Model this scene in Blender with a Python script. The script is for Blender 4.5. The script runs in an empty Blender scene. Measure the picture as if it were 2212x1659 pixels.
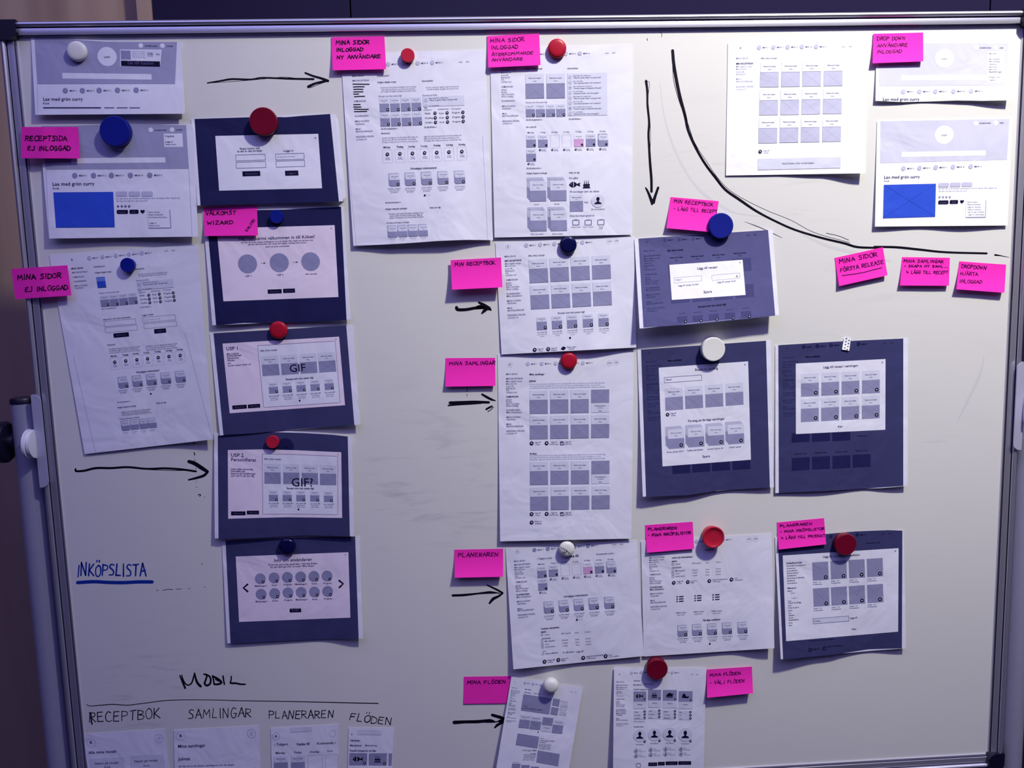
import bpy, bmesh, math, random
import numpy as np
from mathutils import Vector, Matrix

random.seed(7)
scene = bpy.context.scene
COL = scene.collection

# ------------------------------------------------------------------ camera
F_PX = 1779.0; CX = 1106.0; CY = 829.5
CAM = np.array([-0.10932593, -1.24399522, 1.57110571])
RGT = np.array([0.99820473, -0.05351152, -0.02690435])
UPV = np.array([0.03325075, 0.12148739, 0.99203589])
BCK = np.array([-0.04981681, -0.9911495, 0.12304859])
cam_data = bpy.data.cameras.new('camera')
cam_data.sensor_fit = 'HORIZONTAL'; cam_data.sensor_width = 36.0
cam_data.lens = F_PX * 36.0 / 2212.0
cam_data.clip_start = 0.02; cam_data.clip_end = 60
cam = bpy.data.objects.new('camera', cam_data); COL.objects.link(cam)
cam.matrix_world = Matrix(((RGT[0], UPV[0], BCK[0], CAM[0]), (RGT[1], UPV[1], BCK[1], CAM[1]),
                           (RGT[2], UPV[2], BCK[2], CAM[2]), (0, 0, 0, 1)))
scene.camera = cam

# ------------------------------------------------------------------ world, lights, exposure
scene.view_settings.view_transform = 'Standard'
scene.view_settings.look = 'None'
scene.view_settings.exposure = 0.0
scene.view_settings.gamma = 1.0
scene.view_settings.use_curve_mapping = False
w = bpy.data.worlds.new('room_ambient'); scene.world = w; w.use_nodes = True
w.node_tree.nodes['Background'].inputs[0].default_value = (0.16, 0.14, 0.42, 1)
w.node_tree.nodes['Background'].inputs[1].default_value = 0.5

def look(o, target):
    d = Vector(target) - o.location
    o.rotation_euler = d.to_track_quat('-Z', 'Y').to_euler()

sp = bpy.data.lights.new('ceiling_spot', 'SPOT')
sp.energy = 345; sp.color = (1.0, 0.975, 0.80); sp.spot_size = math.radians(86.4); sp.spot_blend = 1.0
sp.shadow_soft_size = 0.085
spo = bpy.data.objects.new('ceiling_spot', sp); COL.objects.link(spo)
spo.location = (0.905, -1.30, 3.39); look(spo, (0.736, 0.0, 2.46))

ar = bpy.data.lights.new('ceiling_panel', 'AREA')      # added soft violet fill for the ambient light, no actual ceiling fitting
ar.energy = 76; ar.color = (0.41, 0.385, 1.0); ar.shape = 'RECTANGLE'; ar.size = 5.0; ar.size_y = 2.8
aro = bpy.data.objects.new('ceiling_panel', ar); COL.objects.link(aro)
aro.location = (0.0, -2.0, 3.57)

# ------------------------------------------------------------------ pixel of the photograph -> point in the room
def rays(px):
    px = np.atleast_2d(np.asarray(px, float))
    return ((px[:, :1] - CX) / F_PX) * RGT - ((px[:, 1:2] - CY) / F_PX) * UPV - BCK
def on_plane(px, lift):
    """points seen at px, lying `lift` metres in front of the board plane y=0"""
    d = rays(px); t = (-np.asarray(lift) - CAM[1]) / d[:, 1]
    return CAM + d * t[:, None]
def at(x, y, lift=0.0):
    return on_plane([(x, y)], lift)[0]

# ------------------------------------------------------------------ materials
MATS = {}
def mat(name, rgb, rough=0.6, metal=0.0, noise=0.0, nscale=60.0, coat=0.0, spec=0.5, bump=0.0):
    if name in MATS: return MATS[name]
    m = bpy.data.materials.new(name); m.use_nodes = True
    nt = m.node_tree; b = nt.nodes['Principled BSDF']
    b.inputs['Roughness'].default_value = rough
    b.inputs['Metallic'].default_value = metal
    b.inputs['Specular IOR Level'].default_value = spec
    if coat: b.inputs['Coat Weight'].default_value = coat
    tc = nt.nodes.new('ShaderNodeTexCoord'); n = nt.nodes.new('ShaderNodeTexNoise')
    n.inputs['Scale'].default_value = nscale; n.inputs['Detail'].default_value = 4
    nt.links.new(tc.outputs['Object'], n.inputs['Vector'])
    r = nt.nodes.new('ShaderNodeMapRange')
    r.inputs['To Min'].default_value = 1.0 - noise; r.inputs['To Max'].default_value = 1.0 + noise
    nt.links.new(n.outputs['Fac'], r.inputs['Value'])
    mx = nt.nodes.new('ShaderNodeVectorMath'); mx.operation = 'SCALE'
    mx.inputs[0].default_value = rgb
    nt.links.new(r.outputs[0], mx.inputs['Scale']); nt.links.new(mx.outputs[0], b.inputs['Base Color'])
    if name.startswith(('paper', 'print_')):     # soft wrinkles of handled paper
        n3 = nt.nodes.new('ShaderNodeTexNoise'); n3.inputs['Scale'].default_value = 11; n3.inputs['Detail'].default_value = 3; n3.inputs['Distortion'].default_value = .6
        nt.links.new(tc.outputs['Object'], n3.inputs['Vector'])
        b3 = nt.nodes.new('ShaderNodeBump'); b3.inputs['Strength'].default_value = 1.0; b3.inputs['Distance'].default_value = 0.0045
        nt.links.new(n3.outputs['Fac'], b3.inputs['Height']); nt.links.new(b3.outputs[0], b.inputs['Normal'])
    if bump:
        bp = nt.nodes.new('ShaderNodeBump'); bp.inputs['Strength'].default_value = bump
        bp.inputs['Distance'].default_value = 0.001
        nt.links.new(n.outputs['Fac'], bp.inputs['Height']); nt.links.new(bp.outputs[0], b.inputs['Normal'])
    MATS[name] = m
    return m
mat('paper', (0.80, 0.80, 0.93), 0.75, noise=0.03, nscale=25, spec=0.12)
mat('paper_bright', (0.92, 0.92, 0.98), 0.75, noise=0.02, nscale=25, spec=0.12)
mat('print_grey', (0.285, 0.285, 0.47), 0.7, noise=0.05, nscale=90, spec=0.12)
mat('print_grey_soft', (0.52, 0.52, 0.70), 0.7, noise=0.03, nscale=90, spec=0.12)
mat('print_light', (0.68, 0.69, 0.84), 0.72, noise=0.03, nscale=60, spec=0.12)
mat('print_header', (0.36, 0.36, 0.55), 0.7, noise=0.05, nscale=40, spec=0.12)
mat('print_header_pale', (0.60, 0.60, 0.76), 0.7, noise=0.03, nscale=40, spec=0.12)
mat('print_cross', (0.225, 0.225, 0.38), 0.7, spec=0.12)
mat('print_cross_soft', (0.44, 0.44, 0.62), 0.7, spec=0.12)
mat('print_blue_line', (0.02, 0.06, 0.46), 0.5, spec=0.12)
mat('print_navy', (0.015, 0.016, 0.082), 0.55, noise=0.15, nscale=30, spec=0.12)
mat('print_indigo', (0.046, 0.048, 0.145), 0.55, noise=0.12, nscale=30, spec=0.12)
mat('print_slate', (0.095, 0.095, 0.245), 0.6, noise=0.08, nscale=30, spec=0.12)
mat('print_ghost', (0.016, 0.015, 0.085), 0.6, spec=0.12)
mat('print_slate_dark', (0.060, 0.058, 0.18), 0.6, spec=0.12)
mat('print_pink', (0.84, 0.74, 0.88), 0.72, noise=0.05, nscale=12, spec=0.12)
mat('print_rose', (0.66, 0.36, 0.66), 0.7, spec=0.12)
mat('print_blue', (0.030, 0.085, 0.62), 0.5, noise=0.05, nscale=30, spec=0.12)
mat('print_sky', (0.16, 0.26, 0.75), 0.6, spec=0.12)
mat('ink', (0.006, 0.004, 0.030), 0.6, spec=0.12)
mat('text_dark', (0.025, 0.022, 0.10), 0.7, spec=0.12)
mat('text_grey', (0.11, 0.10, 0.26), 0.7, spec=0.12)
mat('text_pale', (0.34, 0.34, 0.52), 0.7, spec=0.12)
mat('marker', (0.005, 0.004, 0.012), 0.45, spec=0.12)
mat('marker_thin', (0.06, 0.05, 0.10), 0.5, spec=0.12)
mat('marker_ghost', (0.655, 0.65, 0.66), 0.5, spec=0.12)
mat('marker_blue', (0.008, 0.035, 0.33), 0.4, spec=0.12)
mat('pen_ink', (0.05, 0.0, 0.06), 0.6, spec=0.12)
mat('note_pink', (0.94, 0.030, 0.48), 0.65, noise=0.03, nscale=15, spec=0.12)
mat('magnet_red', (0.42, 0.008, 0.030), 0.35, noise=0.08, nscale=40, spec=0.25)
mat('magnet_bright_red', (0.50, 0.014, 0.045), 0.40, noise=0.06, nscale=40, spec=0.25)
mat('magnet_dark_red', (0.16, 0.003, 0.020), 0.30, noise=0.1, nscale=40, spec=0.25)
mat('magnet_blue', (0.003, 0.010, 0.24), 0.45, noise=0.06, nscale=40, spec=0.25)
mat('magnet_navy', (0.004, 0.005, 0.055), 0.15, noise=0.1, nscale=40)
mat('magnet_white', (0.80, 0.80, 0.76), 0.35, noise=0.03, nscale=40, spec=0.25)
mat('aluminium', (0.76, 0.75, 0.86), 0.36, metal=0.85, noise=0.05, nscale=120)
mat('aluminium_dark', (0.012, 0.010, 0.05), 0.6)  # rail groove and inner gap: their shade put into a near-black colour
mat('steel_grey', (0.52, 0.52, 0.68), 0.38, metal=0.5, noise=0.06, nscale=80)
mat('bracket_grey', (0.50, 0.50, 0.66), 0.5, metal=0.25, noise=0.04, nscale=80)
mat('white_plastic', (0.85, 0.85, 0.90), 0.5)
mat('black_plastic', (0.006, 0.005, 0.022), 0.4, noise=0.1, nscale=50)
mat('screw_metal', (0.75, 0.75, 0.8), 0.25, metal=1.0)

# ------------------------------------------------------------------ object helpers
def mesh_obj(name, V, Fc, m, parent=None, loc=None, smooth=False, fmat=None):
    """m: material name or list of names; fmat: material index per face; V in world space"""
    me = bpy.data.meshes.new(name)
    V = np.asarray(V, float)
    if parent is not None: c = np.array(parent['_c'])
    elif loc is not None: c = np.array(loc, float)
    else: c = np.array([(V[:, 0].min() + V[:, 0].max()) / 2, (V[:, 1].min() + V[:, 1].max()) / 2, (V[:, 2].min() + V[:, 2].max()) / 2])
    me.from_pydata((V - c).tolist(), [], Fc)
    ms = [m] if isinstance(m, str) else m
    for k in ms: me.materials.append(MATS[k])
    if fmat is not None: me.polygons.foreach_set('material_index', fmat)
    if smooth: me.polygons.foreach_set('use_smooth', [True] * len(me.polygons))
    me.update()
    o = bpy.data.objects.new(name, me); COL.objects.link(o)
    if parent is not None: o.parent = parent
    else: o.location = c.tolist()
    o['_c'] = c.tolist()
    return o
def empty(name, loc):
    o = bpy.data.objects.new(name, None); COL.objects.link(o); o.location = loc; o['_c'] = list(loc)
    o.empty_display_size = 0.05
    return o
def tag(o, label=None, cat=None, group=None, kind=None):
    if label: o['label'] = label
    if cat: o['category'] = cat
    if group: o['group'] = group
    if kind: o['kind'] = kind
    return o
class MB:
    def __init__(s): s.V = []; s.F = []; s.M = []
    def add(s, V, Fc, mi=0):
        b = len(s.V); s.V += [tuple(v) for v in V]; s.F += [tuple(i + b for i in f) for f in Fc]; s.M += [mi] * len(Fc)
        return s
    def box(s, x0, x1, y0, y1, z0, z1, mi=0):
        V = [(x, y, z) for x in (x0, x1) for y in (y0, y1) for z in (z0, z1)]
        return s.add(V, [(0, 1, 3, 2), (4, 6, 7, 5), (0, 4, 5, 1), (2, 3, 7, 6), (0, 2, 6, 4), (1, 5, 7, 3)], mi)
    def lathe(s, prof, origin, axis, n=40, mi=0):
        """prof: (radius, height) list; axis: unit vector along height"""
        a = Vector(axis).normalized(); u = a.orthogonal().normalized(); v = a.cross(u); o = Vector(origin)
        V = []; F = []
        for r, h in prof:
            for k in range(n):
                t = 2 * math.pi * k / n
                V.append(tuple(o + a * h + (u * math.cos(t) + v * math.sin(t)) * r))
        for i in range(len(prof) - 1):
            for k in range(n):
                k2 = (k + 1) % n
                F.append((i * n + k, i * n + k2, (i + 1) * n + k2, (i + 1) * n + k))
        F.append(tuple(range(n - 1, -1, -1))); F.append(tuple((len(prof) - 1) * n + k for k in range(n)))
        return s.add(V, F, mi)
    def build(s, name, m, parent=None, loc=None, smooth=False):
        o = mesh_obj(name, s.V, s.F, m, parent, loc, smooth, s.M)
        if smooth:
            try: o.data.set_sharp_from_angle(angle=math.radians(35))
            except Exception: pass
        return o

# ------------------------------------------------------------------ letter shapes
GLY = {}
def glyph(ch, bold=False):
    k = (ch, bold)
    if k in GLY: return GLY[k]
    def ev(s):
        c = bpy.data.curves.new('t', 'FONT'); c.body = s; c.size = 1.0; c.resolution_u = 2
        c.offset = 0.018 if bold else 0.005
        o = bpy.data.objects.new('t', c); COL.objects.link(o)
        dg = bpy.context.evaluated_depsgraph_get(); e = o.evaluated_get(dg); me = e.to_mesh()
        V = np.array([v.co[:2] for v in me.vertices]).reshape(-1, 2); F = [tuple(p.vertices) for p in me.polygons]
        e.to_mesh_clear(); bpy.data.objects.remove(o); bpy.data.curves.remove(c)
        return V, F
    if ch == ' ': GLY[k] = (np.zeros((0, 2)), [], 0.28); return GLY[k]
    V, Fc = ev(ch)
    a, _ = ev('|' + ch + '|'); b, _ = ev('||')
    adv = (a[:, 0].max() - b[:, 0].max())
    GLY[k] = (V, Fc, adv)
    return GLY[k]
def text_width(s, bold=False): return sum(glyph(c, bold)[2] for c in s)

# ------------------------------------------------------------------ strokes
def catmull(P, n=5):
    P = [np.array(p, float) for p in P]
    if len(P) < 3: return P
    Q = [2 * P[0] - P[1]] + P + [2 * P[-1] - P[-2]]; out = []
    for i in range(1, len(Q) - 2):
        for k in range(n):
            t = k / n
            out.append(0.5 * ((2 * Q[i]) + (-Q[i - 1] + Q[i + 1]) * t + (2 * Q[i - 1] - 5 * Q[i] + 4 * Q[i + 1] - Q[i + 2]) * t * t
                              + (-Q[i - 1] + 3 * Q[i] - 3 * Q[i + 1] + Q[i + 2]) * t ** 3))
    out.append(P[-1]); return out
def ribbon(P, wd, cap=True):
    """one outline strip (verts, faces) in px; wd number or per-point list"""
    P = [np.array(p, float) for p in P]; n = len(P)
    if cap:
        for i in range(1, n - 1):
            a = P[i] - P[i - 1]; b = P[i + 1] - P[i]
            if np.dot(a, b) < .35 * np.hypot(*a) * np.hypot(*b):
                wl = wd if not hasattr(wd, '__len__') else sum(wd) / len(wd)
                V1, F1 = ribbon(P[:i + 1], wl); V2, F2 = ribbon(P[i:], wl)
                return V1 + V2, F1 + [tuple(k + len(V1) for k in f) for f in F2]
    W = [wd] * n if not hasattr(wd, '__len__') else list(np.interp(np.linspace(0, 1, n), np.linspace(0, 1, len(wd)), wd))
    V = []; F = []
    for i in range(n):
        a = P[max(0, i - 1)]; b = P[min(n - 1, i + 1)]; d = b - a; L = np.hypot(*d) or 1; nn = np.array([-d[1], d[0]]) / L
        V += [P[i] + nn * W[i] / 2, P[i] - nn * W[i] / 2]
    for i in range(n - 1): F.append((2 * i, 2 * i + 1, 2 * i + 3, 2 * i + 2))
    if cap:
        for e, (p, q) in ((0, (P[0], P[1])), (n - 1, (P[-1], P[-2]))):
            d = p - q; a0 = math.atan2(d[1], d[0]); r = W[e] / 2; b = len(V)
            for k in range(5):
                t = a0 - math.pi / 2 + math.pi * k / 4
                V.append(p + r * np.array([math.cos(t), math.sin(t)]))
            F.append(tuple(range(b, b + 5)))
    return V, F

HF = {  # handwriting capitals, unit box, y up; 's' prefix = smooth
 'A': ([(0, 0), (.30, 1), (.62, -.02)], [(.10, .36), (.55, .40)]), 'B': ([(0, 0), (.03, 1)], ['s', (.0, .98), (.48, .85), (.40, .58), (.08, .52), (.55, .36), (.45, .05), (0, .0)]),
 'C': (['s', (.52, .88), (.25, 1), (.02, .6), (.08, .12), (.32, 0), (.55, .10)],), 'D': ([(0, 0), (.04, 1)], ['s', (0, 1), (.45, .82), (.58, .42), (.38, .08), (0, 0)]),
 'E': ([(.5, .95), (.04, .95), (0, .03), (.50, .0)], [(.03, .50), (.42, .54)]), 'F': ([(.5, .97), (.03, .93), (0, 0)], [(.02, .50), (.40, .54)]),
 'G': (['s', (.52, .88), (.25, 1), (.02, .55), (.12, .05), (.40, .0), (.55, .38)], [(.28, .42), (.58, .42)]), 'H': ([(0, 0), (.03, 1)], [(.5, 0), (.52, 1)], [(.02, .5), (.5, .52)]),
 'I': ([(.05, 0), (.08, 1)],), 'J': (['s', (.42, 1), (.44, .3), (.26, 0), (.02, .12)],), 'K': ([(0, 0), (.03, 1)], [(.48, .98), (.05, .46), (.55, 0)]),
 'L': ([(.04, 1), (0, .03), (.45, .03)],), 'M': ([(0, 0), (.08, 1), (.34, .38), (.62, 1), (.70, 0)],), 'N': ([(0, 0), (.05, 1), (.50, .02), (.56, 1)],),
 'O': (['s', (.28, 1), (.02, .70), (.06, .15), (.32, 0), (.56, .32), (.50, .86), (.28, 1)],), 'P': ([(0, 0), (.04, 1)], ['s', (0, .98), (.48, .88), (.48, .56), (.05, .46)]),
 'R': ([(0, 0), (.04, 1)], ['s', (0, .98), (.48, .90), (.44, .58), (.05, .48)], [(.14, .48), (.56, 0)]), 'S': (['s', (.50, .92), (.20, 1), (.05, .74), (.42, .42), (.40, .08), (0, .04)],),
 'T': ([(-.02, .95), (.56, 1)], [(.28, .97), (.25, 0)]), 'U': (['s', (.02, 1), (.03, .25), (.25, 0), (.48, .2), (.52, 1)],), 'V': ([(0, 1), (.26, 0), (.54, 1)],),
 'W': ([(0, 1), (.16, 0), (.34, .7), (.52, 0), (.72, 1)],), 'Y': ([(0, 1), (.26, .5), (.52, 1)], [(.26, .5), (.20, 0)]), 'Z': ([(.02, .96), (.5, .96), (.02, .03), (.54, .03)],),
 '-': ([(.05, .5), (.36, .53)],), '.': ([(.08, .04), (.14, .06)],), '>': ([(0, .95), (.02, .35), (.5, .35)], [(.30, .60), (.52, .35), (.30, .10)]), ' ': (),
}
DOTS = {'Ä': 'A', 'Å': 'A', 'Ö': 'O'}
HW = {'M': .80, 'W': .82, 'I': .18, ' ': .42, '.': .22, '-': .45, 'N': .64}
def hand_strokes(s):
    """list of polylines in units of letter height, total width"""
    x = 0.0; out = []
    for ch in s:
        base = DOTS.get(ch, ch); wd = HW.get(base, .58)
        sc = 1 + random.uniform(-.10, .08); dy = random.uniform(-.06, .06); sh = random.uniform(-.04, .10)
        for g in HF.get(base, ()):
            g = list(g); sm = g[0] == 's'
            if sm: g = g[1:]
            P = [(x + (px + py * sh), dy + py * sc) for px, py in g]
            out.append(catmull(P, 4) if sm else [np.array(p) for p in P])
        if ch in 'ÄÖ' and ch != ' ':
            for k in (.16, .42): out.append([np.array((x + k, dy + 1.20)), np.array((x + k + .04, dy + 1.30))])
        if ch == 'Å': out.append([np.array((x + .28, dy + 1.18)), np.array((x + .36, dy + 1.30))])
        x += wd + .16 + random.uniform(-.03, .03)
    return out, x - .16
# ------------------------------------------------------------------ surfaces that carry print
def homog(src, dst):
    A = []; b = []
    for (x, y), (X, Y) in zip(src, dst):
        A.append([x, y, 1, 0, 0, 0, -X * x, -X * y]); b.append(X)
        A.append([0, 0, 0, x, y, 1, -Y * x, -Y * y]); b.append(Y)
    h = np.linalg.solve(np.array(A, float), np.array(b, float)); return np.append(h, 1).reshape(3, 3)
def apply_h(H, P):
    P = np.atleast_2d(np.asarray(P, float)); Q = np.c_[P, np.ones(len(P))] @ H.T
    return Q[:, :2] / Q[:, 2:3]
SHEETS = []
BOXY = {'printed_backdrop': 'printed_backdrop', 'printed_panel': 'printed_panel', 'printed_pictures': 'printed_box'}
LAY = {'under': ('printed_text', 2.5), 'backdrop': ('printed_backdrop', 1), 'ghost': ('printed_backdrop', 2), 'panel': ('printed_panel', 3), 'panel2': ('printed_panel', 4),
       'light': ('printed_pictures', 5), 'pic': ('printed_pictures', 6), 'cross': ('printed_pictures', 7), 'text': ('printed_text', 8),
       'icon': ('printed_icons', 9), 'icon2': ('printed_icons', 10), 'hand': ('handwriting', 2)}
TXT = ("har kan du se de senaste samlingarna som du skapat eller skapa nya det kan vara allt från dina favoriter och recept "
       "till helgens middag lorem ipsum dolor sit amet consectetur lägg till recept i din planerare och följ de flöden du gillar ").split()
class Surf:
    def __init__(s): s.cur = None; s.eid = 0; s.parts = {}; s.vx = 0; s.vy = 0; s.vs = 1.0; s.tcol = 'text_dark'; s.tn = 0
    hint = None; tlay = 'text'
    def begin(s, name):
        if s.cur is None: s.eid += 1; s.cur = (name, s.eid); return True
        return False
    def V(s, x0, y0, sc): s.vx, s.vy, s.vs = x0, y0, sc; return s
    def P(s, x, y): return np.array([s.vx + x / s.vs, s.vy + y / s.vs])
    def lift(s, px): return np.full(len(px), 0.0)
    def dirs(s, p): return np.array([1.0, 0]), np.array([0, 1.0])
    def put(s, lay, V, Fc, m):
        nm, k = LAY[lay]; V = np.asarray(V, float).reshape(-1, 2)
        if nm in BOXY:      # boxes, pictures and panels are parts of their own; specks stay with the icons
            if s.cur: nm = s.cur
            elif max(np.ptp(V[:, 0]), np.ptp(V[:, 1])) < 9: nm = 'printed_icons'
            else: s.eid += 1; nm = (BOXY[nm] if 'circle' not in (s.hint or '') else 'circle', s.eid)
        d = s.parts.setdefault(nm, dict(V=[], L=[], F=[], M=[], names=[], n=0))
        if m not in d['names']: d['names'].append(m)
        mi = d['names'].index(m); b = d['n']
        d['V'].append(V); d['L'].append(np.full(len(V), k)); d['n'] += len(V)
        d['F'] += [tuple(i + b for i in f) for f in Fc]; d['M'] += [mi] * len(Fc)
    def quad(s, c, m, lay='backdrop', step=7.0, raw=False):
        c = [np.array(q, float) if raw else s.P(*q) for q in c]
        nx = max(1, int(math.ceil(max(np.hypot(*(c[1] - c[0])), np.hypot(*(c[2] - c[3]))) / step)))
        ny = max(1, int(math.ceil(max(np.hypot(*(c[3] - c[0])), np.hypot(*(c[2] - c[1]))) / step)))
        V = []; F = []
        for j in range(ny + 1):
            for i in range(nx + 1):
                u = i / nx; v = j / ny
                V.append(c[0] * (1 - u) * (1 - v) + c[1] * u * (1 - v) + c[2] * u * v + c[3] * (1 - u) * v)
        for j in range(ny):
            for i in range(nx):
                a = j * (nx + 1) + i; F.append((a, a + nx + 1, a + nx + 2, a + 1))
        s.put(lay, V, F, m)
    def strip(s, top, bot, m, lay='backdrop'):
        """area between two edge polylines (left to right)"""
        T = [s.P(*p) for p in top]; B = [s.P(*p) for p in bot]
        def samp(Q, n):
            Q = np.array(Q); L = np.r_[0, np.cumsum(np.hypot(*np.diff(Q, axis=0).T))]; L /= L[-1]; t = np.linspace(0, 1, n)
            return np.c_[np.interp(t, L, Q[:, 0]), np.interp(t, L, Q[:, 1])]
        n = 44; T = samp(T, n); B = samp(B, n); k = 36; V = []; F = []
        for j in range(k + 1):
            V += list(T * (1 - j / k) + B * (j / k))
        for j in range(k):
            for i in range(n - 1): a = j * n + i; F.append((a, a + n, a + n + 1, a + 1))
        s.put(lay, V, F, m)
    def rect(s, x, y, w, h, m='print_grey', lay='pic'):
        p = s.P(x, y); r, d = s.dirs(p); w /= s.vs; h /= s.vs
        s.quad([p, p + r * w, p + r * w + d * h, p + d * h], m, lay, raw=True)
    def cross(s, x, y, w, h, m='print_cross'):
        p = s.P(x, y); r, d = s.dirs(p); w /= s.vs; h /= s.vs; a = p + r * w; b = p + d * h; c = a + d * h
        for q in ((p, c), (a, b)):
            n = max(2, int(np.hypot(*(q[1] - q[0])) / 8)); Q = [q[0] + (q[1] - q[0]) * k / n for k in range(n + 1)]
            s.put('cross', *ribbon(Q, 0.4, False), m)
    def pic(s, x, y, w, h, m='print_grey', cross=True, plus=None):
        b = s.begin('picture_box'); s._pic(x, y, w, h, m, cross, plus)
        if b: s.cur = None
    def _pic(s, x, y, w, h, m='print_grey', cross=True, plus=None):
        s.rect(x, y, w, h, m)
        if cross and w / s.vs > 14: s.cross(x, y, w, h, 'print_cross' if m in ('print_grey', 'print_slate_dark') else 'print_cross_soft')
        if plus: s.plus(*plus)
    def ellipse(s, x, y, r, m, lay='icon', n=18):
        p = s.P(x, y); a, d = s.dirs(p); r /= s.vs
        V = [p + (a * math.cos(t) + d * math.sin(t)) * r for t in [2 * math.pi * k / n for k in range(n)]]
        s.put(lay, [p] + V, [(0, 1 + (k + 1) % n, 1 + k) for k in range(n)], m)
    def poly(s, pts, m, lay='icon'):
        V = [s.P(*p) for p in pts]; s.put(lay, V, [tuple(range(len(V) - 1, -1, -1))], m)
    def local(s, x, y, sc, pts, m, lay='icon'):
        """pts in icon units about (x,y), y down"""
        p = s.P(x, y); a, d = s.dirs(p); sc /= s.vs
        V = [p + (a * q[0] + d * q[1]) * sc for q in pts]; s.put(lay, V, [tuple(range(len(V) - 1, -1, -1))], m)
    def ring(s, x, y, r, wd=2.0, m='text_pale', lay='icon', n=24):
        p = s.P(x, y); a, d = s.dirs(p); r /= s.vs
        Q = [p + (a * math.cos(t) + d * math.sin(t)) * r for t in [2 * math.pi * k / n for k in range(n + 1)]]
        s.put(lay, *ribbon(Q, wd / s.vs, False), m)
    def line(s, pts, wd, m='text_dark', lay='icon'):
        Q = [s.P(*p) for p in pts]; out = []
        for a, b in zip(Q, Q[1:]):
            n = max(1, int(np.hypot(*(b - a)) / 8)); out += [a + (b - a) * k / n for k in range(n)]
        s.put(lay, *ribbon(out + [Q[-1]], wd / s.vs, False), m)
    def frame(s, x, y, w, h, wd=2.5, m='text_grey', lay='icon'):
        p = s.P(x, y); r, d = s.dirs(p); W = w / s.vs; H = h / s.vs
        Q = [p, p + r * W, p + r * W + d * H, p + d * H, p]; t = wd / s.vs
        for a, b in zip(Q, Q[1:]):
            n = max(1, int(np.hypot(*(b - a)) / 8)); s.put(lay, *ribbon([a + (b - a) * k / n for k in range(n + 1)], t, False), m)
    def text(s, x, y, t, w, m=None, bold=False, al='l'):
        """baseline starts at (x,y); the string is scaled to the width w"""
        m = m or s.tcol; nat = text_width(t, bold) or 1; k = w / s.vs / nat; p = s.P(x, y); r, d = s.dirs(p)
        if al == 'c': p = p - r * w / s.vs / 2
        cx = 0.0
        for ch in t:
            G, Fc, adv = glyph(ch, bold)
            if len(G):
                V = p + r * ((G[:, :1] + cx) * k) - d * (G[:, 1:2] * k * 0.95); s.put(s.tlay, V, Fc, m)
            cx += adv
    def para(s, x, y, w, n=1, dy=26, em=24, m='text_grey', al='l'):
        p = np.array([x, y], float); _, d = s.dirs(s.P(x, y))
        for i in range(n):
            t = ''; wi = w * (1 - 0.06 * (i % 2))
            while text_width(t) * em < wi: t += ('' if not t else ' ') + TXT[s.tn % len(TXT)]; s.tn += 1
            s.text(p[0] + (0 if al == 'l' else (w - wi) / 2), p[1], t, wi, m); p = p + d * dy
    def plus(s, x, y, r=18, m='ink', g='+'):
        s.ellipse(x, y, r, m, 'icon', 14)
        if g == '+':
            a = .60; b = .15
            s.local(x, y, r, [(-a, 0), (-b, -b), (0, -a), (b, -b), (a, 0), (b, b), (0, a), (-b, b)], 'paper', 'icon2')
        elif g == '-': s.local(x, y, r, [(-.5, -.12), (.5, -.12), (.5, .12), (-.5, .12)], 'text_grey', 'icon2')
        elif g == 'o': s.ellipse(x, y, r * .42, 'print_light', 'icon2', 8)
        elif g == 'play': pass
    def card(s, x, y, w, hh, hp, plus=False, m='print_grey', mh='print_light', names=('Namn på recept', 'Kock'), g='+', pr=18):
        b = s.begin('recipe_card'); s._card(x, y, w, hh, hp, plus, m, mh, names, g, pr)
        if b: s.cur = None
    def _card(s, x, y, w, hh, hp, plus=False, m='print_grey', mh='print_light', names=('Namn på recept', 'Kock'), g='+', pr=18):
        """recipe card; (x,y) top left of its picture, pale header hh tall above it"""
        p = s.P(x, y); _, d = s.dirs(p); q = np.array([x, y]) - d * hh
        s.rect(q[0], q[1], w, hh * .97, mh, 'light'); s.pic(x, y, w, hp, m)
        c = np.array([x, y]) - d * hh * .52 + s.dirs(p)[0] * w / 2; s.text(c[0], c[1], names[0], w * .66, al='c', bold=(w / s.vs < 30))
        c = np.array([x, y]) - d * hh * .24 + s.dirs(p)[0] * w / 2; s.text(c[0], c[1], names[1], w * .18, al='c', m='text_grey')
        if plus:
            c = np.array([x, y]) + s.dirs(p)[0] * (w * .83) + d * (hp * .75); s.plus(c[0], c[1], pr, g=g)
    def stack(s, x, y, w, h, plus=True, pr=18, off=.10, g='+'):
        b = s.begin('card_stack'); s._stack(x, y, w, h, plus, pr, off, g)
        if b: s.cur = None
    def _stack(s, x, y, w, h, plus=True, pr=18, off=.10, g='+'):
        """pile of cards; (x,y) top left of its rearmost card"""
        a, d = s.dirs(s.P(x, y)); o = np.array([x, y], float); W = w * (1 - off); H = h * (1 - off)
        for k in range(3):
            q = o + (a * w * off + d * h * off) * k / 2
            s.rect(q[0], q[1], W, H * .48, 'print_light' if k == 2 else 'print_grey_soft', 'light' if k < 2 else 'pic')
            q2 = q + d * H * .48; s.rect(q2[0], q2[1], W, H * .52, 'print_grey', 'light' if k < 2 else 'pic')
        s.local(q[0], q[1], 1, [(-w * off, 0), (0, 0), (0, -h * off)], 'print_grey_soft', 'light')
        c = q + a * W / 2 + d * H * .22; s.text(c[0], c[1], 'Namn på recept', W * .66, al='c', bold=(w / s.vs < 30))
        c = q + a * W / 2 + d * H * .36; s.text(c[0], c[1], 'Kock', W * .18, al='c')
        if plus: c = q + a * W * .80 + d * H * .84; s.plus(c[0], c[1], pr, g=g)
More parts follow.
